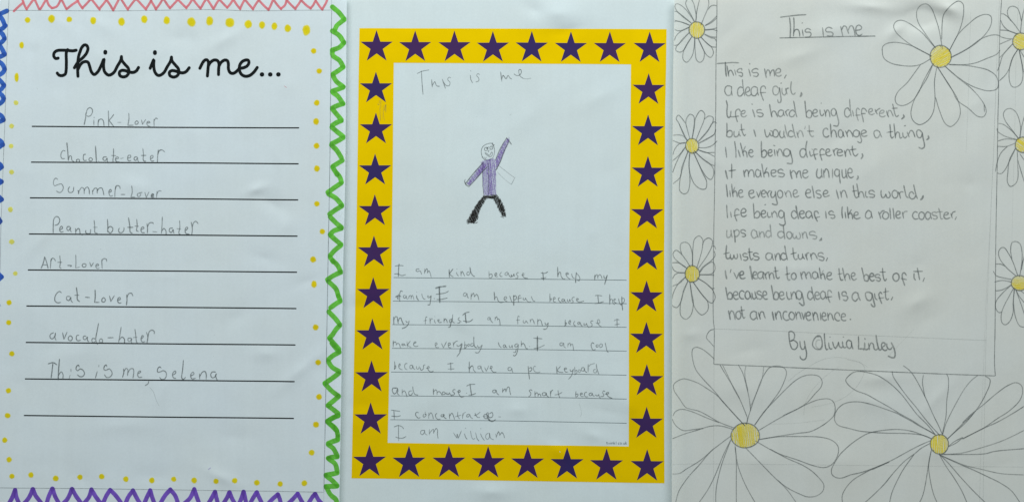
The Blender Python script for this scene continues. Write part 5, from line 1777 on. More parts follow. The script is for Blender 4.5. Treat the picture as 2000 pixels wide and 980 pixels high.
s 0.64 0.75 : 15771,1055 15626,1146 15444,1073 15426,891 15589,764 15753,873
s 0.64 0.85 : 16062,1127 15935,1018 15971,800 16099,716 16226,836 16208,1036 16062,1127
s 0.64 0.7 : 16299,1036 16299,836 16390,727 16480,836
s 0.64 0.7 : 16480,909 16553,727 16680,727 16735,873 16662,1073
s 0.64 0.8 : 16826,1073 16880,746
s 0.64 0.8 : 16880,946 16971,1109 17062,1055 17099,873 17153,727
s 0.64 0.8 : 17608,1073 17481,1146 17281,1091 17262,964 17553,909 17681,836 17608,709 17444,727
s 1.01 1 : 17946,746 17935,673 17844,618
P handwritten_line|pencil|poem line "twists and turns,"
s 0.77 1 : 12444,335 12407,-36 12407,-309 12462,-429 12589,-418 12644,-364
s 0.64 1 : 12273,-156 12607,-80
s 0.68 1 : 12662,-182 12662,-345 12735,-465 12844,-364 12862,-218
s 0.64 1 : 12869,-218 12916,-400 13026,-429 13080,-291 13051,-145
s 0.71 1 : 13226,-164 13298,-509
s 0.64 1 : 13644,-164 13498,-127 13389,-200 13444,-309 13644,-345 13680,-436 13553,-538 13426,-509
s 0.71 1 : 13753,171 13771,-109 13807,-364 13880,-502 13989,-400
s 0.64 1 : 13680,-65 13953,-47
s 0.64 1 : 14298,-164 14153,-109 14007,-164 14044,-273 14262,-327 14335,-400 14244,-509 14026,-502
s 0.64 1 : 15044,-145 14862,-109 14735,-218 14735,-400 14880,-516 15026,-436 15098,-255
s 0.71 1 : 15080,-145 15098,-345 15171,-527
s 0.71 1 : 15244,-182 15299,-527
s 0.64 1 : 15306,-364 15371,-164 15480,-145 15535,-327 15571,-527
s 0.64 1 : 15819,320 15880,-73 15971,-509
s 0.64 1 : 15862,-182 15735,-109 15608,-218 15608,-400 15753,-516 15899,-436
s 0.64 1 : 16288,211 16317,-109 16353,-364 16444,-491 16553,-436
s 0.64 1 : 16171,-171 16499,-80
s 0.64 1 : 16608,-182 16608,-364 16717,-473 16826,-400 16862,-291
s 0.64 1 : 16844,-145 16880,-327 16971,-455
s 0.64 1 : 17008,-164 17081,-364 17135,-516
s 0.64 1 : 17081,-291 17117,-127 17226,-91
s 0.64 1 : 17299,-145 17390,-491
s 0.64 1 : 17335,-291 17444,-127 17553,-145 17644,-291 17717,-436
s 0.64 1 : 18062,-164 17953,-91 17771,-145 17771,-273 17990,-327 18106,-418 18026,-546 17801,-480
s 0.86 1 : 18299,-400 18226,-564
P handwritten_line|pencil|poem line "I've learnt to make the best of it,"
s 0.89 1 : 12364,-1121 12389,-1358 12444,-1594
s 0.71 1 : 12698,-1060 12651,-1241
s 0.65 1 : 12862,-1249 13036,-1594
s 0.65 1 : 13036,-1594 13171,-1230
s 0.71 1 : 13226,-1412 13426,-1321 13407,-1194 13280,-1176 13218,-1321 13226,-1503 13335,-1594 13535,-1547
s 0.89 1 : 13807,-867 13873,-1249 13935,-1630
s 0.71 1 : 14026,-1412 14189,-1321 14171,-1230 14062,-1194 13982,-1321 13989,-1503 14098,-1594 14244,-1569
s 0.65 1 : 14589,-1249 14444,-1194 14280,-1285 14262,-1485 14408,-1594 14553,-1467
s 0.77 1 : 14589,-1230 14553,-1430 14600,-1620
s 0.74 1 : 14662,-1285 14698,-1449 14753,-1612
s 0.65 1 : 14698,-1394 14789,-1249 14917,-1205
s 0.77 1 : 14898,-1285 14953,-1612
s 0.65 1 : 14953,-1394 15026,-1267 15117,-1285 15171,-1449 15208,-1605
s 0.74 1 : 15255,-914 15299,-1249 15335,-1503 15426,-1583 15517,-1503
s 0.65 1 : 15171,-1176 15437,-1132
s 0.65 1 : 15924,-878 15953,-1249 15971,-1540 16044,-1678 16135,-1641
s 0.65 1 : 15844,-1358 16117,-1285
s 0.65 1 : 16353,-1256 16208,-1376 16226,-1576 16371,-1641 16480,-1521 16444,-1340 16353,-1256
s 0.65 1 : 16735,-1230 16771,-1430 16826,-1630
s 0.65 1 : 16790,-1394 16880,-1212 16971,-1230 17026,-1412 17081,-1594
s 0.65 1 : 17062,-1412 17171,-1230 17262,-1249 17317,-1412 17353,-1576
s 0.65 1 : 17699,-1267 17553,-1194 17426,-1303 17444,-1503 17571,-1594 17699,-1521 17735,-1321
s 0.65 1 : 17717,-1249 17753,-1430 17801,-1576
s 0.65 1 : 17826,-958 17881,-1321 17935,-1612
s 0.65 0.6 : 18062,-1103 17899,-1412
s 0.65 1 : 17917,-1412 18062,-1303 18117,-1430 18172,-1649
s 0.65 1 : 18299,-1449 18499,-1376 18517,-1267 18390,-1230 18281,-1340 18281,-1558 18426,-1656 18579,-1594
s 0.65 1 : 18964,-994 18990,-1285 19026,-1540 19099,-1678 19208,-1649
s 0.53 1 : 18899,-1340 19172,-1285
s 0.65 1 : 19172,-976 19244,-1321 19335,-1703
s 0.65 1 : 19299,-1540 19408,-1321 19517,-1340 19572,-1503 19608,-1656
s 0.65 1 : 19699,-1467 19881,-1394 19881,-1285 19772,-1249 19681,-1358 19699,-1540 19826,-1678 19983,-1594
s 0.65 1 : 20288,-958 20372,-1321 20445,-1703
s 0.71 1 : 20408,-1485 20517,-1358 20645,-1412 20681,-1594 20626,-1729 20463,-1703
s 0.71 1 : 20754,-1485 20972,-1430 20954,-1321 20845,-1285 20746,-1412 20772,-1630 20899,-1729 21026,-1667
s 0.65 1 : 21354,-1412 21226,-1340 21063,-1412 21081,-1503 21299,-1540 21372,-1630 21299,-1740 21117,-1667
s 0.65 1 : 21492,-987 21517,-1321 21572,-1612 21645,-1714 21728,-1594
s 0.56 1 : 21336,-1212 21663,-1205
s 0.71 1 : 22299,-1267 22136,-1358 22099,-1558 22245,-1740 22408,-1667 22456,-1467 22390,-1321 22281,-1267
s 0.71 1 : 22881,-1394 22754,-1249 22663,-1303 22645,-1576 22717,-1794 22783,-1983
s 0.65 1 : 22572,-1583 22899,-1649
s 0.71 1 : 23328,-1285 23336,-1576 23416,-1678
s 0.68 1 : 23518,-976 23572,-1249 23645,-1649
s 0.65 1 : 23299,-1176 23816,-1169
s 0.77 1 : 23925,-1558 23845,-1750
P handwritten_line|pencil|poem line "because being deaf is a gift,"
s 0.71 1 : 12389,-2092 12444,-2412 12516,-2794
s 0.65 1 : 12498,-2558 12607,-2394 12735,-2449 12771,-2612 12735,-2758 12516,-2769
s 0.65 1 : 12862,-2576 13080,-2503 13062,-2376 12935,-2340 12833,-2485 12862,-2685 12989,-2794 13135,-2740
s 0.65 1 : 13480,-2376 13335,-2285 13207,-2394 13189,-2594 13280,-2740 13444,-2758
s 0.65 1 : 13771,-2394 13644,-2311 13535,-2449 13535,-2667 13662,-2776 13789,-2667 13807,-2449
s 0.65 1 : 13771,-2376 13826,-2594 13909,-2783
s 0.65 1 : 13917,-2412 13953,-2667 14044,-2783 14153,-2667
s 0.65 1 : 14080,-2340 14153,-2594 14244,-2783
s 0.65 1 : 14462,-2394 14335,-2303 14208,-2376 14262,-2485 14462,-2576 14498,-2703 14389,-2783 14280,-2740
s 0.65 1 : 14571,-2576 14771,-2503 14735,-2358 14626,-2321 14553,-2449 14589,-2685 14698,-2783 14833,-2758
s 0.71 1 : 15044,-1983 15117,-2376 15197,-2794
s 0.71 1 : 15171,-2594 15280,-2358 15426,-2431 15462,-2631 15389,-2794 15208,-2776
s 0.65 1 : 15535,-2594 15753,-2521 15717,-2376 15589,-2358 15509,-2485 15535,-2703 15662,-2794 15826,-2703
s 0.65 1 : 15924,-2358 15953,-2631 16044,-2783 16171,-2740
s 0.65 1 : 16171,-2376 16226,-2776
s 0.65 1 : 16226,-2594 16335,-2358 16444,-2449 16499,-2769
s 0.65 1 : 16790,-2376 16608,-2285 16480,-2412 16499,-2649 16662,-2794 16771,-2703 16808,-2449
s 0.71 1 : 16790,-2376 16880,-2740 16928,-3103 16844,-3140 16651,-2976
s 0.65 1 : 17371,-2067 17426,-2412 17553,-2856
s 0.68 1 : 17408,-2412 17262,-2321 17153,-2485 17171,-2703 17317,-2805 17444,-2667
s 0.65 1 : 17608,-2576 17808,-2521 17790,-2412 17662,-2358 17571,-2485 17608,-2703 17717,-2783 17862,-2721
s 0.65 1 : 18153,-2394 18026,-2321 17899,-2449 17917,-2685 18044,-2776 18172,-2631
s 0.65 1 : 18153,-2376 18190,-2594 18237,-2758
s 0.65 0.8 : 18553,-2412 18426,-2267 18335,-2303 18317,-2558 18353,-2776 18444,-2976
s 0.65 1 : 18244,-2674 18553,-2631
s 0.89 1 : 18935,-2358 19008,-2794
s 0.71 1 : 19408,-2485 19335,-2358 19172,-2376 19135,-2485 19190,-2576 19408,-2594 19474,-2703 19372,-2867 19208,-2812
s 0.74 1 : 20063,-2449 19899,-2383 19735,-2558 19754,-2776 19917,-2892 20063,-2740
s 0.71 1 : 20063,-2412 20099,-2631 20201,-2849
s 0.71 1 : 20863,-2449 20681,-2376 20517,-2412 20517,-2631 20626,-2831 20790,-2849 20881,-2667 20881,-2449
s 0.74 1 : 20881,-2449 20972,-2849 21037,-3205 20917,-3194 20819,-3049
s 0.65 1 : 21026,-2449 21081,-2740 21190,-2820
s 0.65 1 : 21463,-2485 21372,-2376 21281,-2485 21336,-2740 21452,-3038
s 0.65 1 : 21263,-2732 21572,-2696
s 0.65 1 : 21670,-2140 21663,-2449 21699,-2740 21772,-2812 21863,-2740
s 0.65 1 : 21536,-2383 21845,-2321
s 0.89 1 : 22081,-2667 22008,-2812
P handwritten_line|pencil|poem line "not an inconvenience."
s 0.77 1 : 12553,-3443 12607,-3697 12655,-3959
s 0.65 1 : 12626,-3661 12716,-3461 12826,-3516 12898,-3734 12942,-3959
s 0.65 1 : 13153,-3479 13007,-3570 13007,-3825 13153,-3934 13262,-3825 13262,-3588 13153,-3479
s 0.65 1 : 13291,-3195 13335,-3516 13389,-3788 13444,-3879 13517,-3825
s 0.65 1 : 13189,-3450 13480,-3414
s 0.65 1 : 14171,-3534 14007,-3479 13844,-3606 13844,-3843 14007,-3970 14171,-3843
s 0.65 1 : 14171,-3516 14178,-3734 14244,-3945
s 0.71 1 : 14280,-3552 14353,-3752 14408,-3945
s 0.65 1 : 14353,-3770 14444,-3516 14571,-3534 14626,-3716 14698,-3897
s 0.89 1 : 15098,-3516 15189,-3988
s 0.71 1 : 15262,-3552 15335,-3952
s 0.65 1 : 15317,-3734 15426,-3497 15535,-3534 15589,-3734 15644,-3970
s 0.65 1 : 15953,-3516 15808,-3497 15728,-3643 15753,-3879 15917,-4006 16080,-3952
s 0.65 1 : 16208,-3516 16080,-3643 16099,-3861 16262,-3970 16371,-3861 16371,-3661 16208,-3516
s 0.71 1 : 16444,-3534 16517,-3952
s 0.65 1 : 16480,-3734 16590,-3534 16680,-3570 16735,-3770 16790,-3945
s 0.65 1 : 16808,-3552 16917,-3952
s 0.65 1 : 16917,-3952 17008,-3552
s 0.65 1 : 17081,-3752 17281,-3697 17299,-3588 17190,-3516 17081,-3606 17062,-3843 17190,-4006 17353,-3952
s 0.65 1 : 17426,-3552 17517,-4025
s 0.65 1 : 17481,-3770 17571,-3552 17681,-3625 17735,-3843 17771,-4006
s 0.65 1 : 17881,-3570 17917,-3988
s 0.65 1 : 17990,-3788 18190,-3734 18172,-3606 18062,-3552 17990,-3679 17990,-3879 18117,-4017 18262,-3952
s 0.65 1 : 18299,-3588 18353,-3988
s 0.65 1 : 18335,-3806 18426,-3606 18535,-3661 18590,-3843 18652,-3988
s 0.65 1 : 18996,-3752 18978,-3625 18850,-3552 18723,-3697 18741,-3916 18887,-4032 19014,-4006
s 0.65 1 : 19105,-3806 19323,-3770 19323,-3661 19196,-3617 19098,-3734 19123,-3952 19232,-4025 19378,-4006
s 1.07 1 : 19618,-3948 19632,-3956
P handwritten_line|pencil|pencil signature line that begins "By" under the poem
s 0.65 1.1 : 16062,-4679 16080,-5043 16153,-5443 16262,-5661 16426,-5679 16553,-5516 16553,-5334 16426,-5207 16299,-5152 16153,-5217
s 0.65 1 : 16062,-4672 16226,-4650 16371,-4770 16390,-4970 16299,-5152 16135,-5207
s 0.65 1.1 : 16699,-5207 16735,-5516 16826,-5679 16953,-5643 16971,-5516
s 0.65 1.1 : 16953,-5196 17008,-5516 17088,-5952 17026,-6225 16880,-6287 16735,-6188 16710,-6079
s 0.65 1.1 : 17771,-4890 17626,-4970 17462,-5225 17444,-5479 17626,-5661 17844,-5679 17972,-5516 17972,-5152 17881,-4934 17771,-4890
s 0.65 1 : 17699,-4963 17844,-4952
s 0.65 0.4 : 17881,-5152 17735,-5134 17626,-5298 17662,-5552 17917,-5690 18026,-5479
s 0.65 1.1 : 18117,-4770 18135,-5152 18190,-5588 18244,-5698 18335,-5661
s 0.65 1.1 : 18372,-5298 18390,-5516 18462,-5661 18572,-5643
s 0.71 1 : 18426,-4970 18470,-4970
s 0.65 1.1 : 18596,-5261 18669,-5516 18759,-5643
s 0.74 1 : 18759,-5643 18887,-5443 18941,-5261
s 0.65 1.1 : 18941,-5298 18996,-5516 19105,-5588 19196,-5516
s 0.65 1 : 19160,-5225 19196,-5479 19269,-5588 19378,-5559
s 0.71 1 : 19200,-4963 19243,-4977
s 0.65 1.1 : 19669,-5225 19505,-5152 19403,-5298 19432,-5516 19578,-5632 19687,-5516 19687,-5334
s 0.65 1.1 : 19687,-5225 19705,-5443 19778,-5661
s 0.65 1 : 20094,-4934 20105,-5298 20094,-5643
s 0.80 1 : 20094,-5654 20396,-5654
s 0.65 1 : 20378,-5734 20414,-5679
s 0.83 1 : 20451,-5298 20458,-5516 20451,-5661 20596,-5690 20687,-5625
s 0.83 1 : 20461,-5043 20483,-5108
s 0.77 1 : 20669,-5334 20742,-5698
s 0.65 1 : 20723,-5516 20832,-5316 20942,-5370 21014,-5661 21123,-5716 21232,-5625
s 0.77 1 : 21112,-4861 21178,-5298 21251,-5588 21323,-5727 21451,-5661
s 0.71 1 : 21487,-5552 21632,-5443 21632,-5334 21505,-5298 21432,-5407 21469,-5625 21632,-5752 21760,-5698
s 0.71 1 : 21742,-5352 21742,-5516 21833,-5661 21960,-5679 22051,-5552
s 0.80 1 : 21996,-5298 22142,-5588 22225,-5952 22178,-6152 22051,-6170 21814,-6068
P drawn_notch|pencil|small pencil bump beside the frame line
s 0.39 1 : 11718,-4517 11486,-4584 11306,-4816 11270,-5022 11486,-5279 11692,-5511
Y 10698,12777 4.67 4.73 90 |small pencil daisy in the top left margin
C petal|pencil|
s 0.50 1 : 10577,13250 10365,13644 10122,14038 10037,14311 10153,14523 10365,14541 10516,14311 10619,13886 10680,13492 10625,13250
C petal|pencil|
s 0.50 1 : 10365,13189 9910,13523 9516,13826 9395,14098 9486,14238 9698,14189 10031,13947 10365,13553 10547,13268
C petal|pencil|
s 0.50 1 : 10637,13268 10698,13826 10850,14492 10910,14735
s 0.50 1 : 11334,14735 11401,14311 11334,14007 11153,13583 10941,13068
C petal|pencil|
s 0.50 1 : 11365,13977 11486,14141 11698,14220 11880,14177
s 0.50 1 : 11880,13614 11577,13310 11183,13038
C petal|pencil|
s 0.50 1 : 11183,13038 11516,13189 11850,13462
s 0.50 1 : 11880,12916 11516,12813 11165,12777
C petal|pencil|
s 0.50 1 : 11165,12795 11577,12826 11910,12735
s 0.50 1 : 11153,12553 11516,12401 11868,12371
C petal|pencil|
s 0.50 1 : 11153,12522 11516,12341 11759,12280 11850,12129
s 0.50 1 : 11819,11795 11577,11825 11213,12098 10941,12371
C petal|pencil|
s 0.50 1 : 10941,12371 11334,11977 11577,11765 11668,11462 11516,11207 11274,11341 11031,11765 10759,12341
C petal|pencil|
s 0.50 1 : 10759,12341 11031,11765 11141,11462 11062,11037 10880,10916 10698,11037 10607,11583 10589,12401
C petal|pencil|
s 0.50 1 : 10589,12401 10547,11825 10425,11280 10092,10898 9880,11068 9910,11522 10153,12007 10425,12401
C petal|pencil|
s 0.50 1 : 10395,12371 10153,11977 9910,11583 9698,11462 9456,11553 9486,11765 9819,12129 10256,12626
C petal|pencil|
s 0.50 1 : 10256,12626 9819,12189 9577,11886 9365,11838
s 0.50 1 : 9365,12129 9456,12371 9759,12674 10274,12947
C petal|pencil|
s 0.50 1 : 10274,12947 9880,12735 9577,12692 9395,12753
s 0.50 1 : 9383,13292 9486,13250 9819,13189 10274,13050
C petal|pencil|
s 0.50 1 : 10274,13050 9819,13189 9456,13250 9383,13183
s 0.50 1 : 9383,13795 9486,13795 9880,13492 10365,13189
Y 10425,6079 3.94 4.24 75 |pencil daisy in the upper left margin, beside the third poem line
C petal|pencil|
s 0.50 1 : 10122,6370 9880,6795 9625,7370 9468,7643 9607,7825 9819,7643 10031,7370
C petal|pencil|
s 0.50 1 : 10292,6492 10153,6976 10050,7401 10092,7643 10304,7904 10516,7795 10559,7522 10498,6976 10425,6492
C petal|pencil|
s 0.50 0.8 : 9625,7370 9910,6795 10153,6358
C petal|pencil|
s 0.50 1 : 10425,6492 10547,7098 10637,7704 10941,8128 11153,7946 11122,7583 10880,6976 10625,6340
C petal|pencil|
s 0.50 1 : 11122,7613 11395,7807 11638,7734 11638,7492 11334,6976 10971,6552 10728,6279
C petal|pencil|
s 0.50 1 : 11577,7370 11728,7473 11862,7401
s 0.50 1 : 11807,7037 11698,6734 11274,6492 10819,6249
s 0.50 0.7 : 11547,7370 11365,6976 10850,6370
C petal|pencil|
s 0.50 1 : 11807,7037 11759,6855
s 0.50 0.7 : 11759,6795 11334,6492 10819,6219
C petal|pencil|
s 0.50 1 : 10801,5976 11213,5976 11577,6098 11880,6370
C petal|pencil|
s 0.50 1 : 10728,5885 11153,5704 11728,5704
s 0.50 1 : 10728,5855 11334,5673 11728,5461
C petal|pencil|
s 0.50 1 : 10547,5795 11031,5340 11456,5037 11728,4934
C petal|pencil|
s 0.50 1 : 10577,5764 11031,5340 11456,5037 11668,4734 11668,4370 11516,4140 11274,4279 10971,4734 10486,5734
C petal|pencil|
s 0.50 1 : 10516,5704 10789,5097 11031,4522 11274,4006 11213,3612 10971,3582 10607,3825 10334,4370 10243,4916 10292,5643
C petal|pencil|
s 0.50 1 : 10274,5643 10243,4976 10292,3946 10153,3400 9940,3297 9698,3461 9668,3825 9759,4431 9910,4976 10201,5825
C petal|pencil|
s 0.50 1 : 10201,5795 9819,4855 9698,4249 9286,3873
s 0.50 1 : 9262,4522 9456,5037 9698,5522 10031,6007
C petal|pencil|
s 0.50 1 : 10019,6007 9637,5522 9286,5219
s 0.50 1 : 9274,5552 9395,5885 9637,6158 10031,6249
C petal|pencil|
s 0.50 1 : 10031,6261 9698,6219 9286,6358
s 0.50 1 : 9286,6661 9577,6692 9880,6643 10122,6401
Y 10425,-1321 4.24 4.85 80 |pencil daisy in the left margin with a dark heavily coloured yellow centre
C petal|pencil|
s 0.50 1 : 10080,-970 9698,-697 9365,-394 9286,-152 9456,48 9698,-91 10062,-515 10334,-939
C petal|pencil|
s 0.50 1 : 9819,-212 9710,152 9759,424 10001,515 10243,394 10425,-91 10443,-849
C petal|pencil|
s 0.50 1 : 10456,-849 10474,152 10577,697 10831,879 11031,697 11031,212 10880,-394 10698,-970
C petal|pencil|
s 0.50 1 : 11031,333 11153,636 11395,758 11607,606 11577,273 11334,-212 10789,-1000
C petal|pencil|
s 0.50 1 : 11607,273 11728,285 11807,121
s 0.50 1 : 11728,0 11759,-273 11516,-576 11031,-939 10850,-1212
C petal|pencil|
s 0.50 1 : 10850,-1273 11153,-879 11577,-636 11698,-697 11759,-1061 11577,-1303 10850,-1376
C petal|pencil|
s 0.50 1 : 10850,-1352 11334,-1364 11710,-1394
s 0.50 1 : 11728,-2152 11577,-2152 11213,-1849 10728,-1546
C petal|pencil|
s 0.50 1 : 10728,-1546 11334,-1940 11638,-2273 11771,-2697 11577,-3000 11274,-2818 10456,-1758
C petal|pencil|
s 0.50 1 : 10486,-1788 10910,-2394 11334,-2940 11334,-3425 11001,-3685 10728,-3485 10498,-3061 10292,-1788
C petal|pencil|
s 0.50 1 : 10292,-1788 10395,-2394 10498,-3000 10365,-3667 10062,-3928 9759,-3728 9710,-3243 9819,-2637 10183,-1697
C petal|pencil|
s 0.50 1 : 10183,-1697 9910,-2273 9789,-2818 9516,-3243 9243,-3122 9274,-2515 9577,-1909 10031,-1485
C petal|pencil|
s 0.50 1 : 10062,-1455 9698,-1818 9249,-2018
s 0.50 1 : 9243,-1606 9395,-1364 9637,-1243 10031,-1255
C petal|pencil|
s 0.50 1 : 10031,-1243 9637,-1243 9334,-1091 9237,-879
s 0.50 1 : 9243,-667 9577,-667 9819,-788 10092,-970
Y 29514,12140 4.74 4.90 20 |pencil daisy in the top right corner, cut by the frame edge
C petal|pencil|
s 0.50 1 : 29489,12645 29153,13109 28792,13573 28731,13883 28844,14115 29050,14177 29308,14063 29437,13780 29540,13316
C petal|pencil|
s 0.50 1 : 29489,12645 29566,13367 29700,13986 29824,14244
C petal|pencil|
s 0.50 1 : 29308,12568 28792,12774 28483,13058 28339,13367
s 0.50 1 : 28370,13738 28483,13738 28741,13573 28947,13316
C petal|pencil|
s 0.50 1 : 28303,12800 28689,12774 28999,12697 29360,12552
C petal|pencil|
s 0.50 1 : 28277,12429 28689,12310 29050,12284
s 0.50 1 : 28277,11975 28689,12155 28947,12258
C petal|pencil|
s 0.50 1 : 29050,12001 28638,11562 28432,11253 28277,10737 28148,10428
C petal|pencil|
s 0.50 0.8 : 29050,12026 28586,11511 28277,11201
C petal|pencil|
s 0.50 1 : 29385,11743 29050,11201 28870,10634 28638,10222 28277,9861
C petal|pencil|
s 0.50 1 : 29353,11701 29022,11165 28865,10614 28849,9905 28983,9550 29180,9487 29495,9669 29629,10063 29598,10693 29456,11402 29401,11678
C petal|pencil|
s 0.50 1 : 29416,11678 29535,11087 29700,10378 29810,10141
s 0.50 1 : 29456,11638 29700,11244 29850,11008
Y 29639,6152 4.55 4.55 35 |pencil daisy at the right edge, level with the fourth poem line
C petal|pencil|
s 0.50 1 : 29397,6486 29033,6970 28609,7546 28500,7940 28639,8183 28912,8255 29215,8061 29427,7577 29500,6970 29427,6516
C petal|pencil|
s 0.50 1 : 29458,6516 29548,7152 29730,7819
C petal|pencil|
s 0.50 1 : 28185,7395 28488,7334 28973,6970 29397,6516
C petal|pencil|
s 0.50 1 : 28124,7092 28160,6940 28548,6667 29276,6455
C petal|pencil|
s 0.50 1 : 28185,6376 28609,6486 29276,6455
C petal|pencil|
s 0.50 1 : 28154,6061 28670,6061 29185,6243
C petal|pencil|
s 0.50 1 : 28730,6061 28367,5698 28154,5213 28033,4607
C petal|pencil|
s 0.50 1 : 28136,4516 28367,4485 28609,4728 28851,5213 29215,5970
C petal|pencil|
s 0.50 1 : 29185,5940 28851,5273 28761,4546 28742,4000 28912,3746 29215,3909 29348,4243 29336,5031 29306,5758
C petal|pencil|
s 0.50 1 : 29336,5273 29518,4667 29730,4000
s 0.50 1 : 29458,5637 29730,5243
Y 29427,-1849 4.73 4.36 0 |lowest pencil daisy at the right edge, level with the best of it line
C petal|pencil|
s 0.50 1 : 29215,-1424 28670,-939 28276,-394 28233,-30 28367,182 28548,200 28791,-121 29033,-576 29336,-1424
C petal|pencil|
s 0.50 1 : 29003,-455 28924,30 29003,485 29215,558 29458,424 29579,-30 29579,-576 29445,-1485
s 0.50 1 : 29579,-818 29730,-242
s 0.50 1 : 29548,-1091 29639,-515
C petal|pencil|
s 0.50 1 : 28063,-746 28367,-758 28609,-879
C petal|pencil|
s 0.50 1 : 27912,-1164 28094,-1424 28488,-1546 28973,-1637
C petal|pencil|
s 0.50 1 : 27985,-1788 28427,-1697 28973,-1788
C petal|pencil|
s 0.50 1 : 28051,-2303 28427,-2243 28942,-1970
C petal|pencil|
s 0.50 1 : 28942,-1970 28427,-2455 28094,-2879 28033,-3182 28154,-3485 28306,-3558 28427,-3485
C petal|pencil|
s 0.50 1 : 29124,-2152 28791,-2697 28457,-3364 28367,-3788 28427,-4152 28609,-4261 28851,-4091 29064,-3546 29064,-3000 29124,-2152
C petal|pencil|
s 0.50 1 : 29124,-2152 29094,-3000 29215,-3849 29458,-4334 29730,-4407
C petal|pencil|
s 0.50 1 : 29215,-2212 29458,-2879 29730,-3667
s 0.50 1 : 29215,-2212 29397,-2576 29730,-3000
s 0.50 1 : 29518,-2303 29730,-2467
Y 24863,11268 6.07 6.46 145 |tall pencil daisy inside the poem frame at the top right
C petal|pencil|
s 0.50 1 : 24571,11756 23941,12662 23547,13450 23547,14002 23784,14277 24059,14317 24374,14041 24650,13371 24847,12426 24965,11717
C petal|pencil|
s 0.50 1 : 24926,12268 24965,13135 25084,13805 25517,14277 25911,14474 26147,14317 26186,13923 26068,13135 25832,12505 25343,11559
C petal|pencil|
s 0.50 1 : 25359,11599 25911,12584 26462,13135 27014,13568 27486,13710 27762,13608 27817,13293 27644,12820 27092,12190 26305,11638 25477,11205
C petal|pencil|
s 0.50 1 : 25438,11205 26462,11756 27171,12268 27644,12465 28038,12520 28313,12465
s 0.50 1 : 28313,11638 28117,11402 27565,11165 26856,10890 26226,10795 25359,10811
C petal|pencil|
s 0.50 1 : 25359,10787 26305,10756 27092,10614 27644,10456 28077,10141 28211,9747 28117,9393 27644,9275 27092,9393 26462,9669 25674,10220 25084,10732
C petal|pencil|
s 0.50 1 : 25107,10716 25832,10063 26620,9432 27171,8802 27447,8329 27486,8014 27329,7778 27014,7794 26462,8251 25832,8723 25517,9354 24650,10693
s 0.50 1 : 27368,8487 27392,8054
C petal|pencil|
s 0.50 1 : 24650,10732 25202,9826 25832,8802 25989,8014 25832,7542 25438,7211 25123,7384 24808,8093 24571,8881
C petal|pencil|
s 0.50 1 : 24634,10614 24508,9826 24532,8723 24414,8014 24099,7542 23626,7321 23272,7542 23138,7935 23232,8487 23469,9038 24099,10063 24398,10772
C petal|pencil|
s 0.50 1 : 24374,10772 23862,9826 23547,9117 23153,8645 22641,8424 22326,8526 22224,8802 22366,9196 22917,9747 23390,10378 23705,10811
C petal|pencil|
s 0.50 1 : 24296,11142 23705,10811 23232,10716 22523,10756 21972,10890 21578,11165 21475,11559 21499,11835 21735,12016 22208,12087 22838,11993 23390,11796 24335,11284
C petal|pencil|
s 0.50 1 : 24335,11307 23311,11835 22602,12347 22208,12741 22145,13056 22287,13293 22602,13387 23075,13214 23784,12662 24256,12111 24571,11756
Y 13537,-10679 8.24 7.11 75 |very large pencil daisy in the bottom left corner with an oval yellow centre
C petal|pencil|
s 0.46 1 : 12929,-10251 12001,-9890 11331,-9504 10816,-9246 10301,-9118 10043,-9015 9683,-8525 9348,-8010 9322,-7701 9528,-7495 9889,-7366 10198,-7417 10816,-7649 11280,-7933 11847,-8319 12259,-8757 12929,-9478 13495,-10096
C petal|pencil|
s 0.46 1 : 13521,-10122 12929,-9504 12207,-8680 11692,-8061 11022,-7340 10662,-6876 10507,-6464 10420,-5846 10481,-5640 10662,-5552 10971,-5640 11280,-5846 11718,-6232
C petal|pencil|
s 0.46 1 : 12053,-6578 12413,-7186 12826,-7855 13186,-8525 13598,-9504 13650,-9659 13609,-10019
s 0.46 0.8 : 12207,-6593 12619,-7443 12877,-8010 13186,-8525
C petal|pencil|
s 0.46 1 : 13124,-6578 13392,-7083 13573,-7752 13753,-8525 13846,-9246
s 0.46 0.8 : 13573,-6645 13506,-6928 13521,-7340 13676,-8061
C petal|pencil|
s 0.46 0.7 : 14603,-6670 14500,-7392 14062,-8474 13856,-8937
C petal|pencil|
s 0.46 1 : 13598,-10045 13753,-9452 14062,-8525 14423,-7546 14732,-6980 14938,-6748 15247,-6660 15659,-6696 15865,-6851 15917,-7083 15762,-7598 15505,-8113 14989,-8834 14526,-9452 14062,-10071
C petal|pencil|
s 0.46 1 : 14088,-10071 14577,-9349 15350,-8525 15968,-7907 16432,-7495 16896,-7237 17411,-7160 17823,-7263 17988,-7546 17926,-7855 17565,-8268 17153,-8731 16638,-9092 16020,-9401 15350,-9762 14268,-10406
C petal|pencil|
s 0.46 1 : 15711,-9530 16587,-9118 17153,-8834 17772,-8602 18390,-8561 18647,-8731 18750,-9092 18673,-9504 18390,-9813 17875,-10174 17256,-10457 16638,-10534 15608,-10689 14268,-10921
C petal|pencil|
s 0.46 1 : 14371,-10895 15350,-10751 16638,-10730 17875,-10766 18544,-10947 18879,-11256 18931,-11565 18802,-11977 18544,-12338 18132,-12518 17565,-12441 16535,-12080 15350,-11668 14088,-10972
C petal|pencil|
s 0.46 1 : 14989,-11462 15917,-11977 16844,-12389 17411,-12750 17875,-13213 18081,-13523 18029,-13883 17668,-14167 17153,-14228 16638,-14038 16020,-13729 15402,-13265 14577,-12441 13547,-11385
C petal|pencil|
s 0.46 1 : 15453,-13291 15968,-13832 16587,-14708
C petal|pencil|
s 0.46 1 : 13006,-14708 13006,-13471 13006,-12183 12929,-11256
C petal|pencil|
s 0.46 1 : 12954,-11359 13083,-12338 13392,-13213 13804,-14038 14191,-14708
C petal|pencil|
s 0.46 1 : 12671,-10972 12207,-12183 12001,-12904 11847,-13626 11805,-14244 11821,-14708
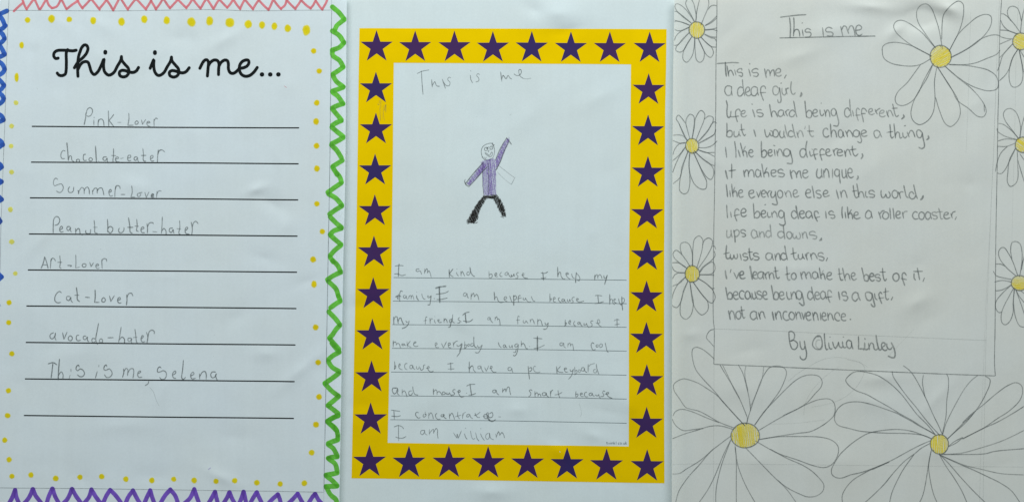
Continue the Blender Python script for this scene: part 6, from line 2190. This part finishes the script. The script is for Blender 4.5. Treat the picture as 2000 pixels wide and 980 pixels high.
s 0.46 1 : 12697,-10895 12259,-11771 11795,-12904 11383,-13729 10713,-14708
C petal|pencil|
s 0.46 1 : 9425,-14708 9451,-14450 9631,-13832 10146,-13110 10816,-12389 11486,-11616 12001,-11204 12697,-10689
C petal|pencil|
s 0.46 1 : 9255,-12837 9683,-12801 10095,-12569 10662,-12260 11125,-11925 11692,-11410
C petal|pencil|
s 0.46 1 : 9255,-10792 9837,-10586 10610,-10380 11486,-10122 12104,-10112 12877,-10328
C petal|pencil|
s 0.46 1 : 9260,-9659 9296,-9813 9528,-10122 9889,-10339 10146,-10354 10662,-10287 11074,-10251
s 0.46 1 : 9296,-9478 9374,-9298 9580,-9154 9837,-9118 10146,-9185 10610,-9349 11331,-9659 12001,-9916
Y 24778,-11178 5.41 5.67 85 |very large pencil daisy at the bottom right with a round yellow centre
C petal|pencil|
s 0.50 1 : 24598,-10663 23954,-10277 23130,-9762 22563,-9452 21893,-9040 21069,-8577 20554,-8293 19935,-8061 19523,-7752 19358,-7495 19420,-7340 19781,-7031 20038,-6964 20451,-6990 21172,-7186 21584,-7417 22099,-7804 22614,-8319 23130,-8989 23490,-9452 24109,-10071 24546,-10612
C petal|pencil|
s 0.50 1 : 22048,-6964 22099,-7237 22357,-7649 22924,-8422 23439,-9040 23774,-9478 24263,-10071 24804,-10663
C petal|pencil|
s 0.50 1 : 22692,-6629 23027,-6876 23284,-7186 23645,-7804 23954,-8422 24443,-9504 24727,-10071 24959,-10612
s 0.50 1 : 23861,-7160 23810,-7598 23877,-8061 23954,-8422
C petal|pencil|
s 0.50 1 : 25216,-7119 25304,-7340 25304,-7958 25216,-8680 25180,-9504 25087,-10019 24959,-10586
s 0.50 0.8 : 24984,-10612 25139,-10071 25397,-9504 25860,-8628 26221,-8010 26633,-7495 27019,-7186
C petal|pencil|
s 0.50 1 : 27457,-7237 27715,-7417 27715,-7701 27509,-8216 27148,-8886 26685,-9504 26221,-10019 25706,-10457 25268,-10844
C petal|pencil|
s 0.50 1 : 25242,-10895 25706,-10431 26221,-9916 26659,-9504 26736,-9427
C petal|pencil|
s 0.50 1 : 26136,-9928 26639,-9445 27342,-8892 28046,-8289 28750,-7786 29253,-7615 29554,-7786 29625,-8138 29454,-8641 28851,-9244 28147,-9696 27342,-10249 26136,-10853
s 0.50 1 : 29695,-8993 29052,-9395 28147,-9898 27141,-10350 26136,-10873
C petal|pencil|
s 0.50 1 : 25293,-11307 25654,-11024 26144,-10782
s 0.50 1 : 25319,-11318 25757,-11101 26144,-10802
C petal|pencil|
s 0.50 0.75 : 25010,-11761 26041,-11694 27122,-11410 28256,-11050 29029,-10715 29698,-10380
C petal|pencil|
s 0.50 1 : 24856,-11761 26041,-11771 27432,-11730 27998,-11591 29698,-11436
C petal|pencil|
s 0.50 0.8 : 24753,-11771 25525,-12106 26298,-12415 27071,-12595 28359,-12879 29698,-12956
C petal|pencil|
s 0.50 1 : 24804,-11797 26092,-12389 26710,-12647 27586,-13059 28359,-13445 28977,-13883 29570,-14708
C petal|pencil|
s 0.50 1 : 24804,-11771 25319,-12286 26041,-13110 26813,-13935 27612,-14708
C petal|pencil|
s 0.50 1 : 24753,-11719 25165,-12441 25628,-13110 26092,-13883 26453,-14708
C petal|pencil|
s 0.48 1 : 24315,-11462 24160,-12389 24263,-13265 24443,-14038 24727,-14708
s 0.50 1 : 24289,-11565 24134,-12492 23980,-13471 23825,-14141 23568,-14708
C petal|pencil|
s 0.50 1 : 24237,-11127 23722,-11410 23361,-11719
s 0.50 1 : 23310,-11771 22692,-12647 22280,-13420 22022,-14038 21878,-14708
s 0.50 1 : 23361,-11719 22743,-12183 22073,-12904 21610,-13471 20992,-14089 20296,-14708
C petal|pencil|
s 0.50 1 : 24263,-10972 23722,-11204 23207,-11462 22177,-12029 21816,-12209 20888,-12595 20270,-12801 19600,-12946
s 0.50 1 : 21816,-12224 20888,-12647
C petal|pencil|
s 0.50 1 : 21885,-12205 20679,-12715 19750,-13272 19286,-13829 19147,-14200 19175,-14618
C petal|pencil|
s 0.50 1 : 24340,-10869 23722,-10612 23207,-10431 22280,-10318 21146,-10431 20631,-10560 20116,-10844 19600,-11214 19317,-11462 19008,-11771 18647,-12338 18519,-12647 18544,-12904 18750,-13085 19060,-13136 19600,-12956
C petal|pencil|
s 0.50 1 : 24340,-10869 24031,-10715 23465,-10596 22692,-10550 21661,-10534 20631,-10467 20116,-10406 19600,-10277 19008,-10122 18853,-10019 18725,-9813 18725,-9504 18853,-9195 19008,-9015 19266,-8834 19678,-8731 20193,-8731 20811,-8860 21584,-9118 22357,-9401 22537,-9504 23207,-9865 23722,-10174 24237,-10431 24546,-10612
'''

cur = {'sheet': None, 'k': 0, 'part': None}
GAP = {0: 3.9, 1: 2.7, 2: 1.75}
def words(k, strokes, gap):
    """groups strokes into written words by the blank between them, left to right"""
    ws = []
    for st in sorted(strokes, key=lambda s: min(p[0] for p in s[0])):
        lo = min(p[0] for p in st[0]); hi = max(p[0] for p in st[0])
        tall = max(p[1] for p in st[0]) - min(p[1] for p in st[0])
        if ws and (lo - ws[-1][0] < gap or (tall < 2.0 and hi - lo < 1.6 and lo - ws[-1][0] < gap * 1.9)):
            ws[-1][1].append(st); ws[-1][0] = max(ws[-1][0], hi)
        else: ws.append([hi, [st]])
    return [w[1] for w in ws]
def empty_part(name, label, parent, at):
    o = bpy.data.objects.new(name, None)
    o.empty_display_size = 0.01
    scene.collection.objects.link(o); o.parent = parent
    if label: o['label'] = label
    return o
def flush():
    ink = cur.pop('ink', None)
    if ink is None: return
    name, label, child = cur['meta']
    st = cur.pop('strokes', [])
    if name in ('handwritten_line', 'printed_heading', 'zigzag_border'):
        k = cur['k']
        o = empty_part(name, label, SHEETS[k], None)
        cur['part'] = o
        if name == 'zigzag_border': groups, kid = [[s] for s in st], 'marker_stroke'
        else: groups, kid = words(k, st, GAP[k] if name[0] == 'h' else 3.0), 'word'
        n = 0
        for g in groups:
            sub = Ink(k, ink.mat); sub.n = n
            for pts, w, p, straight in g: sub.stroke(pts, w, p, straight)
            n = sub.n
            sub.build(kid, o)
        return
    for pts, w, p, straight in st: ink.stroke(pts, w, p, straight)
    o = ink.build(name, cur['part'] if child else SHEETS[cur['k']], label)
    if not child: cur['part'] = o

def pt(t):
    a, b = t.split(',')
    return (int(a) / 100.0, int(b) / 100.0)

for line in DATA.strip().split('\n'):
    c = line[0]
    if c == 'S':
        flush(); cur['k'] = int(line[2:])
    elif c in 'PC':
        flush()
        a = line[2:].split('|')
        cur['ink'] = Ink(cur['k'], a[1]); cur['meta'] = (a[0], a[2], c == 'C')
    elif c == 'T':
        flush(); cur['dotmat'] = line[2:]
    elif c == 'D':
        flush()
        t = line.split()
        x, y = pt(t[1])
        ink = Ink(cur['k'], cur['dotmat'])
        ink.blob(x, y, float(t[2]), float(t[3]))
        ink.build('dot', SHEETS[cur['k']])
    elif c == 'Y':
        flush()
        a, label = line.split('|'); t = a.split()
        (cx, cy), rx, ry, ang = pt(t[1]), float(t[2]), float(t[3]), float(t[4])
        ink = Ink(cur['k'], 'yellow_crayon')
        ph = random.random() * 50
        ring = []
        for j in range(40):
            q = 2 * math.pi * j / 40
            kk = 1 + 0.045 * noise.noise(Vector((math.cos(q) * 1.1 + ph, math.sin(q) * 1.1, ph)))
            ring.append((cx + math.cos(q) * rx * kk, cy + math.sin(q) * ry * kk))
        ink.poly([(cx + (x - cx) * .97, cy + (y - cy) * .97) for x, y in ring], 0.16, 1.8)
        small = [(cx + (x - cx) * .95, cy + (y - cy) * .95) for x, y in ring]; nick = [(cx + (x - cx) * f, cy + (y - cy) * f) for f in (1.0, .9) for x, y in ring[::5]]
        ink.hatch(small, ang + random.uniform(-6, 6), 1.0, 0.75, 1.0, fade=(cx, cy, rx, random.uniform(-2.6, -0.6)))
        ink.hatch([(cx + (x - cx) * .8 + rx * .12, cy + (y - cy) * .85) for x, y in ring], ang + 9, 1.1, 0.6, 0.9, fade=(cx, cy, rx, random.uniform(-2.6, -0.6)))
        o = ink.build('daisy', SHEETS[cur['k']], label)
        cur['part'] = o
        line_ink = Ink(cur['k'], 'pencil')
        line_ink.stroke(ring + [ring[0]], 0.60, 1.0)
        for a, b in zip(nick[:8], nick[8:]): line_ink.stroke([a, lerp(b, ring[random.randrange(40)], .04)], 0.42, 0.9)
        line_ink.build('centre_outline', o)
    else:
        head, body = line.split(' : ')
        t = head.split()
        pts = [pt(q) for q in body.split()]
        w, p = float(t[1]), float(t[2])
        ink = cur['ink']
        if cur['k'] == 2 and cur['meta'][0] == 'handwritten_line': w *= 1.14; p *= 0.82
        if cur['meta'][0] == 'petal': p *= 0.86
        if t[0] in 'sl': cur.setdefault('strokes', []).append((pts, w, p, t[0] == 'l'))
        elif t[0] == 'f': ink.poly(pts, p * 0.8, 1.8)
        elif t[0] == 'h': ink.hatch(pts, float(t[3]), float(t[4]), w, p)
flush()
